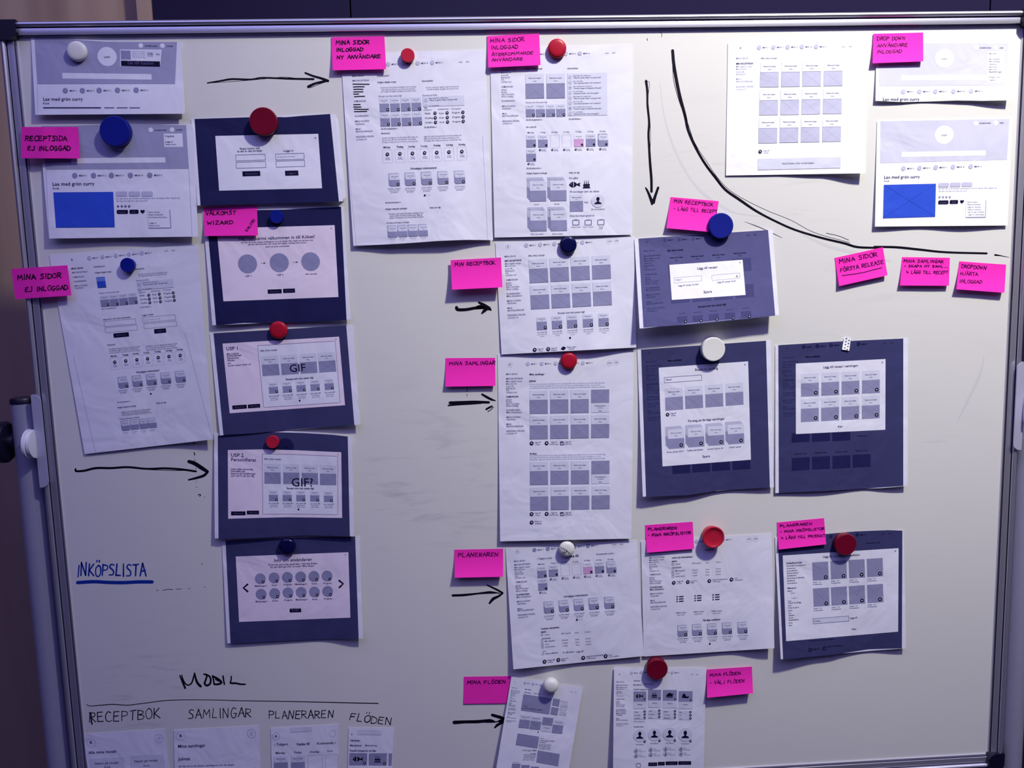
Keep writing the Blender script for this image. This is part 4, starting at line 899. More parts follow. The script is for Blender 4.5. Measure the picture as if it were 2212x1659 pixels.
# --- header page, top right corner
p = page([(1893, 92.7), (2186, 91), (2182.9, 216.5), (1891.2, 217.7)], 'short white printout with a pale grey LOGO banner, top right corner', bottom=(5, 2, 5, 9), power=1.6, m='paper_bright', edges=([0, 0], [0, 3, 2, 0, 1, 0]))
p.V(1652, 0, 3.95)
p.quad([(978, 370), (2080, 368), (2068, 727), (975, 734)], 'print_header_pale', 'backdrop')
p.ellipse(1534, 498, 80, 'paper_bright', 'panel', 30); p.text(1534, 507, 'LOGO', 50, al='c'); p.rect(1166, 642, 728, 44, 'paper_bright', 'panel')
p.ellipse(1806, 404, 20, 'paper_bright', 'panel'); p.text(1835, 413, 'KUNDVAGN', 97); p.ellipse(1972, 406, 20, 'paper_bright', 'panel'); p.text(2003, 413, 'AND', 33)
p.rect(1900, 438, 146, 268, 'paper_bright', 'panel2')
for t, y, w_ in (('Mina sidor', 462, 66), ('Min receptbok', 508, 90), ('Mina samlingar', 530, 96), ('Planeraren', 552, 66), ('Mina flöden', 575, 70), ('Mina listor', 597, 70), ('Beställningar', 619, 112), ('Redigera profil', 663, 92), ('Logga ut', 686, 55)): p.text(1914, y, t, w_, 'text_grey')
p.menu([(1183, 781), (1320, 780), (1458, 779), (1612, 778), (1763, 776)], 20, 62); p.text(1007, 858, 'Lax med grön curry', 315)
p.line([(975, 734), (975, 858)], 1.4, 'text_pale')
# --- recipe page, right edge
p = page([(1894.5, 261.5), (2187, 254), (2176.5, 487), (1890, 489.5)], 'bright white recipe printout with a vivid blue picture, at the right edge', bottom=(6, 4, 7, 4), power=1.5, m='paper_bright')
p.quad([(988, 1032), (2088, 1014), (2068, 1363), (985, 1392)], 'print_header_pale', 'backdrop') if False else None
p.V(1652, 0, 3.95); p.quad([(988, 1034), (2088, 1014), (2068, 1363), (985, 1392)], 'print_header_pale', 'backdrop')
p.ellipse(1531, 1150, 79, 'paper_bright', 'panel', 30); p.text(1531, 1159, 'LOGO', 50, al='c'); p.rect(1168, 1298, 718, 43, 'paper_bright', 'panel')
p.ellipse(1802, 1052, 20, 'paper_bright', 'panel'); p.text(1832, 1057, 'KUNDVAGN', 97); p.ellipse(1971, 1049, 20, 'paper_bright', 'panel'); p.text(2003, 1053, 'AND', 37)
p.menu([(1184, 1437), (1321, 1433), (1459, 1428), (1608, 1424), (1758, 1420)], 20, 62); p.text(1018, 1523, 'Lax med grön curry', 307); p.text(1018, 1550, 'Kock', 46, 'text_grey')
p.V(1652, 380, 3.95); p.quad([(1017, 76), (1461, 66), (1454, 348), (1010, 361)], 'print_blue', 'pic'); p.line([(1017, 76), (1454, 348)], 1.6, 'print_blue_line'); p.line([(1461, 66), (1010, 361)], 1.6, 'print_blue_line')
for a, b in ((1483, 60), (1583, 57), (1683, 54)): pill(p, a, b, 90, 37, 'print_grey_soft')
p.para(1483, 112, 498, 1, 22, 19, 'text_pale'); p.para(1483, 134, 245, 1, 22, 19, 'text_pale'); [star(p, a, 179, 13, 'text_pale') for a in (1493, 1522, 1551, 1580)]
pill(p, 1482, 209, 86, 32, 'ink'); pill(p, 1580, 206, 70, 32, 'ink'); p.text(1525, 231, 'Betygsätt', 54, 'text_grey', al='c'); p.text(1615, 228, 'Dela', 30, 'text_grey', al='c'); heart(p, 1684, 218, 17)
p.rect(1723, 211, 168, 146, 'text_pale', 'light'); p.rect(1717, 205, 168, 146, 'paper_bright')
for i, (t, w_) in enumerate((('Spara recept', 85), ('Skapa inköpslista', 112), ('Lägg till i samling', 112), ('Skapa ny samling', 112), ('Jag har lagat receptet', 140), ('Lägg till i planeringen', 140))): p.text(1728 + i, 228 + i * 21.5, t, w_, 'text_grey')
# --- mina floden, tilted, bottom
p = page([(1104.7, 1461.2), (1258.7, 1486.5), (1226.4, 1675), (1069.5, 1675)], 'white printout hanging at a slant at the bottom under the ball-shaped white magnet', base=2.6, bottom=(13, 12), power=1.0, right=2, ripple=.6)
p.V(960, 1359, 5.53)
p.text(838, 635, 'K', 10, 'ink', True); p.menu([(963, 643), (1059, 655), (1153, 668)], 16, 42); p.text(1508, 748, 'KÖN', 26, 'text_grey'); p.text(1558, 756, 'AND', 24, 'text_grey')
_r, _d = p.dirs(p.P(800, 900))
for i, dy in zip(range(21), [0, 34, 52, 66, 82, 96, 112, 126, 156, 178, 192, 207, 221, 250, 264, 300, 318, 348, 364, 398, 413]):
    t, w_ = SBW[i]; q = np.array([805, 700]) + _d * dy; p.text(q[0], q[1], t, w_ * .52, 'text_dark' if i in (15, 16) else 'text_grey', i in (15, 16))
p.text(963, 720, 'Mina flöden', 76, bold=True); p.text(958, 757, 'Matrelaterat', 80, bold=True); p.text(1068, 768, 'Matinriktning', 78)
p.quad([(945, 775), (1285, 828), (1250, 1016), (915, 968)], 'print_grey', 'pic'); p.text(930, 950, 'Lorem ipsum dolor', 246); p.text(940, 920, 'Kategori', 55)
p.quad([(1300, 826), (1383, 840), (1368, 924), (1288, 910)], 'print_grey', 'pic'); p.quad([(1280, 928), (1366, 942), (1350, 1030), (1267, 1015)], 'print_grey', 'pic')
for y in (862, 952): p.para(1390 - (y - 862) * .16, y, 90, 2, 18, 17, 'text_grey'); p.para(1388 - (y - 862) * .16, y + 40, 88, 3, 16, 15, 'text_dark')
for x, y in ((900, 1080), (1032, 1097)): p.card(x, y, 126, 62, 96)
p.pic(1180, 1050, 124, 94); p.rect(1164, 1146, 124, 75, 'print_light', 'light'); p.text(1222, 1185, 'Produktnamn', 74, al='c'); p.text(1213, 1215, 'Pris', 20, al='c'); p.card(1298, 1143, 124, 62, 96); p.plus(1122, 1228, 7, g='')
p.quad([(876, 1244), (1133, 1284), (1110, 1422), (852, 1382)], 'print_grey', 'pic'); p.quad([(1118, 1448), (1378, 1492), (1358, 1635), (1098, 1588)], 'print_grey', 'pic')
p.text(1143, 1305, 'Kategori', 50, 'text_grey'); p.text(1140, 1333, 'Lorem ipsum dolor', 175); p.text(1137, 1355, 'sit amet', 72); p.para(1130, 1380, 150, 4, 17, 16, 'text_dark')
p.text(1055, 1445, 'Kategori', 48, 'text_grey'); p.text(932, 1450, 'Lorem ipsum dolor', 170); p.text(1025, 1490, 'sit amet', 70); p.para(950, 1500, 145, 5, 16, 15, 'text_dark'); p.text(815, 1592, 'Lorem ipsum', 75, 'text_grey')
for x, y in ((812, 1605), (922, 1622), (1034, 1640)): p.pic(x, y, 98, 98)
# --- valj floden, bottom
p = page([(1326.4, 1442), (1525.7, 1443.8), (1520.2, 1660.5), (1324.2, 1662)], 'white printout with four grey portrait circles, at the bottom edge under a dark red magnet', base=1.6, bottom=(13, 9, 7), power=.9, top=(3, 1.6, 3), ripple=.5)
p.V(1280, 1400, 5.82)
p.text(336, 335, 'K', 13, 'ink', True); p.menu([(493, 312), (613, 305), (740, 305), (870, 305), (1002, 308)], 19, 62, m='print_grey_soft'); p.text(1238, 332, 'KÖN', 34, 'text_grey'); p.text(1300, 336, 'AND', 34, 'text_grey')
sb(p, 302, -.01, .70, [428, 470, 497, 520, 547, 564, 582, 604, 645, 673, 693, 714, 734, 778, 796, 822, 845, 890, 910, 956, 980], None, (15, 16))
p.text(517, 414, 'Välj flöden', 85, bold=True); p.text(515, 466, 'Matrelaterat', 103, bold=True); p.text(652, 457, 'Matinriktning', 122); p.text(515, 524, 'Populära kategorier att följa', 240, bold=True)
for i, (x, y, w_, h_) in enumerate(((518, 543, 157, 128), (700, 522, 162, 132), (887, 525, 174, 135), (1085, 540, 173, 132))):
    p.rect(x, y, w_, h_, 'print_grey'); p.rect(x, y + h_ + 2, w_, 90, 'print_light', 'light'); p.text(x + w_ / 2, y + h_ + 42, ('Helgtips', 'Kalasmat', 'Påskbord', 'Havsdjur')[i], 64, al='c'); cx, cy = x + w_ * .48, y + h_ * .47
    if i == 0: fish(p, cx, cy, 96)
    elif i == 1: cake(p, cx, cy + 6, 78)
    elif i == 2: p.local(cx, cy, 50, [(-1, .4), (-.7, -.1), (-.3, -.5), (.3, -.5), (.6, -.2), (.95, -.45), (1, -.25), (.7, .1), (.8, .4)], 'ink'); p.local(cx, cy, 50, [(-.9, .5), (.9, .5), (.7, .68), (-.7, .68)], 'ink')
    else: p.local(cx, cy, 46, [(-.9, .5), (-.9, -.1), (-.6, -.6), (-.3, -.7), (0, -.3), (.3, .2), (.8, .1), (.95, -.1), (.9, .4), (.6, .6)], 'ink')
    p.plus((656, 843, 1038, 1236)[i], (638, 631, 641, 652)[i], 14, g='o')
for i, (x, y) in enumerate(((520, 785), (700, 775), (887, 780), (1083, 788))):
    p.rect(x, y, 158, 112, 'print_light', 'light')
    for k in range(3): p.text(x + 10, y + 26 + k * 39, (('Pasta', 'Kyckling', 'Köttfärs'), ('Fisk', 'Skaldjur', 'Soppa'), ('Sallad', 'Grönsaker', 'Baljväxter'), ('Ris', 'Ost', 'Bröd'))[i][k], 8.6 * len((('Pasta', 'Kyckling', 'Köttfärs'), ('Fisk', 'Skaldjur', 'Soppa'), ('Sallad', 'Grönsaker', 'Baljväxter'), ('Ris', 'Ost', 'Bröd'))[i][k])); p.plus((655, 839, 1036, 1231)[i], (796, 785, 793, 804)[i] + k * 39, 15)
p.text(517, 928, 'Se fler kategorier »', 145); p.text(520, 993, 'Aktuella vänner', 125, bold=True)
for i, (x, y, r) in enumerate(((594, 1098, 82), (778, 1084, 82), (970, 1080, 86), (1166, 1088, 87))): person(p, x, y, r); p.plus((656, 843, 1035, 1232)[i], (1174, 1163, 1160, 1168)[i], 15, g='o'); p.text(x, y + 118, 'Favoritkock', 100, al='c')
for x, y in ((548, 1290), (733, 1277), (920, 1268), (1113, 1268), (548, 1353), (733, 1338), (920, 1330), (1113, 1330)): person(p, x, y, 25); p.ring(x, y, 25, 2.5, 'text_dark'); p.text(x + 35, y - 6, 'Kock', 36, 'text_grey'); p.text(x + 35, y + 14, 'Kategorinamn', 86, 'text_grey')
tv(p, 578, 1473, 56); [p.button(x, y, w_, 43, t) for x, y, w_, t in ((703, 1438, 110, 'Middag'), (823, 1430, 85, 'Lunch'), (920, 1425, 150, 'Fredagsmys'), (1080, 1422, 160, 'Vegetariskt'))]
# --- four phone pages along the bottom left
PH = 'small phone-sized printouts along the bottom'
def phone(q, label): return Sheet('printed_page', q, label, 'printout', 'printed screen designs on the whiteboard', base=1.0, bottom=(2.5, 2, 3), power=1.2, ripple=.2)
p = phone([(180, 1586), (355, 1575), (375, 1719), (197.4, 1727)], 'small phone-sized printout headed Alla mina recept, below the handwritten RECEPTBOK'); p.V(140, 1429, 6.144)
p.ring(350, 1077, 60, 2); p.text(333, 1090, 'K', 34, 'ink', True); p.ring(1250, 1018, 55, 3); [p.line([(1228, y), (1275, y - 3)], 3, 'text_pale') for y in (1003, 1020, 1037)]
p.text(315, 1226, 'Alla mina recept', 373); p.rect(332, 1290, 450, 420, 'print_light', 'light'); p.rect(865, 1250, 445, 420, 'print_light', 'light')
p.text(400, 1370, 'Namn på recept', 315); p.text(925, 1340, 'Namn på recept', 312); p.text(525, 1412, 'Kock', 80); p.text(1045, 1395, 'Kock', 80)
p = phone([(375, 1577), (558.8, 1568), (567, 1725), (378.5, 1728)], 'small phone-sized printout headed Mina samlingar, below the handwritten SAMLINGAR'); p.V(140, 1429, 6.144)
p.ring(1540, 987, 60, 2); p.text(1523, 1001, 'K', 34, 'ink', True); p.text(1500, 1144, 'Mina samlingar', 367); p.text(1508, 1312, 'Julmat', 157); p.para(1510, 1400, 740, 1, 30, 40, 'text_grey')
p.V(500, 1429, 5.53); p.ring(240, 858, 50, 3); [p.line([(218, y), (264, y - 3)], 3, 'text_pale') for y in (843, 860, 877)]
p = phone([(584.6, 1572.8), (731, 1564.6), (733, 1725), (588.6, 1725)], 'small phone-sized printout reading Vecka 43, below the handwritten PLANERAREN'); p.V(500, 1429, 5.53)
p.ring(533, 890, 42, 3); p.text(521, 904, 'K', 26, 'ink', True); p.rect(705, 790, 255, 55, 'print_light', 'light'); p.ring(1208, 858, 40, 2)
p.text(512, 1004, '‹ Tidigare', 165); p.text(778, 1000, 'Vecka 43', 158, bold=True); p.text(1022, 990, 'Kommande ›', 225)
for x, y, t, w_ in ((527, 1103, 'Måndag', 112), (745, 1096, 'Tisdag', 90), (935, 1089, 'Onsdag', 112), (1142, 1076, 'Torsd', 66)): p.text(x, y, t, w_)
p.card(508, 1212, 164, 82, 130, names=('Namn på recept', 'Kock')); p.card(712, 1209, 164, 82, 130); p.frame(915, 1118, 170, 300, 2, 'text_pale'); p.frame(1122, 1108, 150, 300, 2, 'text_pale')
p = phone([(752.8, 1571.9), (850.8, 1573), (845, 1725), (750, 1725)], 'narrow phone-sized printout with fish and cake symbols, below the handwritten FLÖDEN'); p.V(500, 1429, 5.53)
p.text(1432, 876, 'K', 15, 'ink', True); p.rect(1510, 812, 285, 60, 'print_light', 'light'); p.text(1417, 951, 'Välj flöden', 121, bold=True); p.text(1415, 1009, 'Matrelaterat', 138, bold=True); p.text(1597, 1009, 'Matinriktning', 140); p.text(1413, 1071, 'Populära kategorier att följa', 314, bold=True)
p.rect(1410, 1093, 211, 142); p.rect(1645, 1095, 212, 142); p.rect(1881, 1097, 38, 142); fish(p, 1515, 1165, 122); cake(p, 1745, 1168, 84); p.plus(1590, 1212, 17, g='o'); p.plus(1829, 1218, 17, g='o')

for s in list(SHEETS): s.build()
def page_by(word):
    return next(s for s in SHEETS if word in s.label)
# folded-back flaps that show behind two of the pages
def flap(host, q, lift0, lift1):
    s = Sheet('folded_flap', q, None, None, None, base=lift0, bottom=(lift1, lift1), power=1, ripple=0); SHEETS.remove(s)
    nx, ny = 6, 24; V = []; F = []
    for j in range(ny + 1):
        for i in range(nx + 1):
            px = apply_h(s.H, [(i / nx, j / ny)]); V.append(on_plane(px, s.lift(px))[0])
    for j in range(ny):
        for i in range(nx): a = j * (nx + 1) + i; F.append((a, a + nx + 1, a + nx + 2, a + 1))
    tag(mesh_obj('folded_flap', V, F, 'paper', host.root, smooth=True), 'folded-back part of the same sheet')
flap(P4, [(722, 249), (730, 258), (748, 425), (738, 434)], .6, 5.0)
flap(P1, [(378, 91), (391, 91), (400, 243), (390, 245)], .6, 6.5)
# ------------------------------------------------------------------ pink sticky notes
def note(view, q, label, lines_, lift=None, bottom=6, top=None, bot=None, m='note_pink', thick=.3, wd=6, curl=0):
    """q in zoom units of view (x0, y0, scale); lines_: (x, y, text, width, height[, towards])"""
    x0, y0, sc = view; Q = [(x0 + a / sc, y0 + b / sc) for a, b in q]
    base = max(under((np.array(Q[0]) * (1 - t) + np.array(Q[1]) * t)) for t in np.linspace(0, 1, 7)) * 1000 + .5
    base = max(base, max(under(np.mean(Q, axis=0)), 0) * 1000 + .5) if lift is None else lift
    s = Sheet('sticky_note', Q, label, 'sticky note', 'pink sticky notes with handwriting', base=base, bottom=bot or (base + bottom, base + bottom + curl), top=top, power=1.9, ripple=.15, m=m, thick=thick)
    s.V(x0, y0, sc)
    for l in lines_: s.hand(l[0], l[1], l[2], l[3], l[4], wd if len(l) < 7 else l[6], 'marker' if x0 < 900 else 'pen_ink', to=l[5] if len(l) > 5 else None)
    s.build(); return s
note((0, 0, 3.95), [(180, 1083), (667, 1083), (683, 1352), (180, 1350)], 'pink sticky note reading RECEPTSIDA EJ INLOGGAD, beside the big blue magnet',
     [(215, 1200, 'RECEPTSIDA', 355, 42, (570, 1203)), (235, 1282, 'EJ INLOGGAD', 365, 38, (600, 1285))], top=(12.5, 12.2, 7, 5), bot=(14, 13.5, 11, 10), wd=9)
note((0, 380, 3.95), [(95, 793), (575, 762), (610, 1020), (130, 1052)], 'pink sticky note reading MINA SIDOR EJ INLOGGAD, sticking out over the left frame edge',
     [(152, 888, 'MINA SIDOR', 372, 42, (524, 868)), (215, 990, 'EJ INLOGGAD', 365, 40, (580, 968))], top=(12, 12.4, 12.3, 8, 6), bot=(13, 13.5, 13.5, 12, 11), wd=9)
note((400, 0, 3.95), [(1247, 320), (1700, 310), (1715, 590), (1258, 600)], 'pink sticky note reading MINA SIDOR INLOGGAD NY ANVÄNDARE, right of the long top arrow',
     [(1287, 382, 'MINA SIDOR', 283, 34, (1570, 372)), (1292, 440, 'INLOGGAD', 225, 28, (1517, 434)), (1296, 503, 'NY ANVÄNDARE', 372, 30, (1668, 494))], wd=8, thick=1.2)
note((1040, 60, 5.82), [(70, 105), (727, 75), (743, 470), (87, 500)], 'pink sticky note with four lines ending ÅTERKOMMANDE ANVÄNDARE, at the top',
     [(112, 185, 'MINA SIDOR', 425, 48, (537, 168)), (122, 272, 'INLOGGAD', 340, 46, (462, 258)), (130, 355, 'ÅTERKOMMANDE', 520, 38, (650, 330)), (130, 420, 'ANVÄNDARE', 392, 36, (522, 408))], wd=9, thick=1.2)
note((1652, 0, 3.95), [(925, 288), (1352, 277), (1353, 523), (920, 540)], 'pink sticky note reading DROP DOWN ANVÄNDARE INLOGGAD, in the upper right corner',
     [(960, 345, 'DROP DOWN', 237, 30), (960, 403, 'ANVÄNDARE', 260, 28), (960, 455, 'INLOGGAD', 210, 26)], wd=6)
note((400, 420, 5.53), [(220, 155), (857, 138), (870, 490), (232, 497)], 'pink sticky note reading VÄLKOMST WIZARD with VALFRI squeezed in slantwise, second column',
     [(250, 248, 'VÄLKOMST', 352, 46, (602, 240)), (262, 362, 'WIZARD', 308, 42, (570, 352)), (738, 448, 'VALFRI', 170, 30, (842, 300), 8)], wd=10)
note((1340, 400, 5.82), [(632, 148), (1238, 200), (1180, 592), (580, 540)], 'pink sticky note reading MIN RECEPTBOK LÄGG TILL RECEPT, partly under a big blue magnet',
     [(672, 218, 'MIN RECEPTBOK', 498, 44, (1170, 268)), (668, 312, '- LÄGG TILL RECEPT', 548, 40, (1216, 352))], bottom=7, wd=8)
note((940, 500, 4.81), [(160, 298), (685, 270), (700, 580), (175, 605)], 'pink sticky note reading only MIN RECEPTBOK, above the short thick arrow',
     [(205, 362, 'MIN RECEPTBOK', 422, 36, (627, 338))], wd=8, lift=5.5, bottom=9)
note((940, 750, 4.81), [(108, 113), (623, 110), (627, 402), (107, 410)], 'pink sticky note reading MINA SAMLINGAR, above the double-stroked arrow in the middle', [(148, 185, 'MINA SAMLINGAR', 475, 34, (623, 180))], wd=8, bottom=6)
note((960, 1050, 5.027), [(108, 690), (638, 680), (638, 985), (112, 995)], 'pink sticky note reading only PLANERAREN, left of the planner page', [(150, 770, 'PLANERAREN', 435, 44)], wd=8, bottom=10)
note((1370, 1110, 6.9125), [(162, 168), (873, 117), (895, 522), (190, 582)], 'pink sticky note reading PLANERAREN MINA INKÖPSLISTOR, left of the tilted bright red magnet',
     [(210, 250, 'PLANERAREN', 430, 40, (640, 228)), (205, 340, '- MINA INKÖPSLISTOR', 645, 40, (850, 300))], wd=11)
note((1660, 1110, 6.9125), [(125, 128), (830, 62), (862, 455), (153, 533)], 'pink sticky note with three lines ending LÄGG TILL PRODUKT, above the product dialog page',
     [(175, 200, 'PLANERAREN', 475, 38, (650, 165)), (175, 285, '- MINA INKÖPSLISTOR', 660, 36, (835, 238)), (195, 378, '> LÄGG TILL PRODUKT', 655, 36, (850, 340))], wd=10)
note((960, 1359, 5.53), [(232, 568), (798, 560), (800, 885), (230, 893)], 'pink sticky note reading only MINA FLÖDEN, left of the slanting page', [(272, 655, 'MINA FLÖDEN', 460, 40)], wd=9, lift=.5, bottom=1.2)
note((1280, 1400, 5.82), [(1432, 270), (2003, 232), (2018, 568), (1440, 625)], 'pink sticky note reading MINA FLÖDEN VÄLJ FLÖDEN, right of the portrait circles',
     [(1478, 358, 'MINA FLÖDEN', 390, 38, (1868, 332)), (1475, 458, '- VÄLJ FLÖDEN', 435, 40, (1910, 428))], wd=8, bottom=9)
note((1652, 380, 3.95), [(595, 700), (1008, 608), (1048, 848), (635, 940)], 'tilted pink sticky note reading MINA SIDOR FÖRSTA RELEASE, under the end of the curve',
     [(638, 750, 'MINA SIDOR', 332, 36, (968, 682)), (648, 822, 'FÖRSTA RELEASE', 374, 32, (1020, 745)), (660, 850, '', 1, 1)][:2], wd=7)
s = SHEETS[-1]; _v = len(s.parts)
note((1652, 380, 3.95), [(1172, 692), (1580, 698), (1572, 937), (1155, 935)], 'pink sticky note with three crowded lines, middle of three notes under the curve',
     [(1185, 738, 'MINA SAMLINGAR', 340, 26), (1190, 778, '- SKAPA NY SAML...', 372, 20), (1210, 833, '> LÄGG TILL RECEPT', 355, 25)], wd=6)
note((1652, 380, 3.95), [(1660, 728), (2060, 757), (2045, 997), (1635, 967)], 'pink sticky note reading DROPDOWN HJÄRTA INLOGGAD, rightmost one',
     [(1680, 783, 'DROPDOWN', 210, 30, (1890, 800)), (1670, 846, 'HJÄRTA', 148, 28, (1818, 852)), (1665, 912, 'INLOGGAD', 188, 28, (1853, 918))], wd=6, bottom=8)
# underline of the FÖRSTA RELEASE note
V, Fc = ribbon([s.P(660, 850), s.P(760, 838), s.P(850, 822), s.P(930, 800), s.P(1000, 783)], 1.7)
mesh_obj('underline', s.to3d(np.array(V), .0003), Fc, 'pen_ink', s.root)

# ------------------------------------------------------------------ patterned tape
SHEETS_BEFORE = len(SHEETS)
t = Sheet('washi_tape', [(1660 + 1130 / 6.9125, 700 + 195 / 6.9125), (1660 + 1232 / 6.9125, 700 + 212 / 6.9125), (1660 + 1205 / 6.9125, 700 + 397 / 6.9125), (1660 + 1098 / 6.9125, 700 + 380 / 6.9125)],
          'short strip of white tape patterned with small black arrows', 'tape', None, base=1.9, bottom=(3.2, 3.6), power=2.5, ripple=0, m='paper_bright')
t.V(1660, 700, 6.9125)
for x, y in ((1165, 215), (1205, 242), (1158, 260), (1196, 288), (1150, 305), (1186, 332), (1140, 352), (1176, 377)):
    t.local(x, y, 13, [(-1.0, -.25), (.0, -.25), (.0, -.9), (1.1, 0), (.0, .9), (.0, .25), (-1.0, .25)], 'ink')
t.build(); t.root['group'] = 'tape'; del t.root['group']

# ------------------------------------------------------------------ magnets
def magnet(x, y, r, h, kind, m, label, tilt=None):
    """seen face centre at px (x, y), face radius r px, height h mm"""
    b = under(np.array([x, y])) + .0005; h /= 1000.0
    face = at(x, y, b + h); R = r * (abs(face[1] - CAM[1])) / F_PX * 1.0
    o = (face[0], -b, face[2]); ax = (0, -1, 0)
    if kind == 'flat': prof = [(R * .93, 0), (R * .97, h * .12), (R, h * .82), (R * .975, h * .93), (R * .93, h), (R * .5, h * .985), (R * .02, h * .98)]
    elif kind == 'dome': prof = [(R * .90, 0), (R * .96, h * .10), (R, h * .35), (R * .985, h * .62), (R * .93, h * .80), (R * .82, h * .91), (R * .6, h * .97), (R * .3, h * .995), (R * .02, h)]
    elif kind == 'ball': prof = [(R * .72, 0), (R * .86, h * .14), (R * .97, h * .34), (R, h * .5), (R * .97, h * .66), (R * .87, h * .81), (R * .70, h * .92), (R * .45, h * .98), (R * .02, h)]
    else: prof = [(R * .84, 0), (R * .88, h * .2), (R, h * .93), (R * .97, h), (R * .86, h), (R * .78, h * .93), (R * .4, h * .90), (R * .02, h * .91)]
    mb = MB().lathe(prof, (0, 0, 0), (0, -1, 0), 48)
    V = np.array(mb.V)
    if tilt is not None:
        Mt = np.array(Matrix.Rotation(math.radians(tilt[0]), 3, 'X') @ Matrix.Rotation(math.radians(tilt[1]), 3, 'Z')); V = V @ Mt.T; V[:, 1] -= abs(tilt[0] + abs(tilt[1])) * .00025
    mb.V = [tuple(v) for v in (V + np.array(o))]
    ob = mb.build('magnet', m, loc=o, smooth=True); tag(ob, label, 'magnet', 'round whiteboard magnets'); return ob
magnet(163, 109, 20, 9, 'dome', 'magnet_white', 'domed white magnet on the folded page in the upper left corner')
magnet(247, 283, 31, 13, 'flat', 'magnet_blue', 'big flat blue magnet on the left recipe page')
magnet(568, 262, 29, 13, 'flat', 'magnet_dark_red', 'big flat red magnet on the navy login page')
magnet(596.7, 468, 14, 7, 'flat', 'magnet_blue', 'small flat blue magnet on the navy welcome page beside a pink note')
magnet(274.5, 572.5, 15, 8, 'flat', 'magnet_blue', 'small flat blue magnet on the crooked page at the left')
magnet(600.3, 713.4, 19.3, 8, 'dome', 'magnet_red', 'glossy domed red magnet on the USP 1 page')
magnet(588, 955, 14, 7, 'flat', 'magnet_bright_red', 'small flat red magnet on the USP 2 page')
magnet(619, 1182.5, 19, 8, 'dome', 'magnet_navy', 'glossy domed navy magnet on the lowest page of the second column')
magnet(880.5, 119, 14.3, 7, 'flat', 'magnet_bright_red', 'small flat bright red magnet on the struck-out dashboard page')
magnet(1204, 103, 19.6, 8, 'dome', 'magnet_red', 'glossy domed red magnet at the top beside the four-line pink note')
magnet(1228, 529, 18.8, 8, 'dome', 'magnet_navy', 'glossy domed navy magnet in the middle of the board, on the recipe card page')
magnet(1229.4, 780, 18.5, 8, 'dome', 'magnet_red', 'glossy domed red magnet on the Mina samlingar page')
wm = magnet(1225, 1188, 18, 11, 'ball', 'magnet_white', 'rounded white magnet with black pen scribble, on the planner page')
magnet(1558, 487.6, 27.5, 12, 'flat', 'magnet_blue', 'big flat blue magnet overlapping a pink note, right of the middle')
magnet(1541.8, 754.8, 26.6, 13, 'flat', 'magnet_white', 'big flat white magnet on the tall dark blue page')
magnet(1541.7, 1161, 25, 15, 'dish', 'magnet_bright_red', 'tilted bright red magnet with a hollow face, on the shopping list page')
magnet(1828, 1177, 25.5, 12, 'flat', 'magnet_dark_red', 'dark red magnet with a shiny rim on the product dialog page, furthest right')
magnet(1420, 1447, 25, 13, 'flat', 'magnet_dark_red', 'big dark red magnet at the bottom, on the portrait circles page')
magnet(1191, 1485.6, 18, 17, 'ball', 'magnet_white', 'ball-shaped white magnet on the slanting page at the bottom')
def scribble(mag, pts_list, depth, wd, m='ink'):
    mb = MB()
    for pts in pts_list:
        V, Fc = ribbon(catmull(pts, 4), wd); mb.add([tuple(v) for v in on_plane(np.array(V), depth)], Fc)
    mb.build('pen_scribble', m, mag)
_b = under(np.array([1225, 1188]))
scribble(wm, [[(1214, 1191), (1216, 1195), (1219, 1191), (1221, 1195), (1225, 1189)], [(1211, 1182), (1221, 1187), (1232, 1196)]], _b + .0122, 1.1)

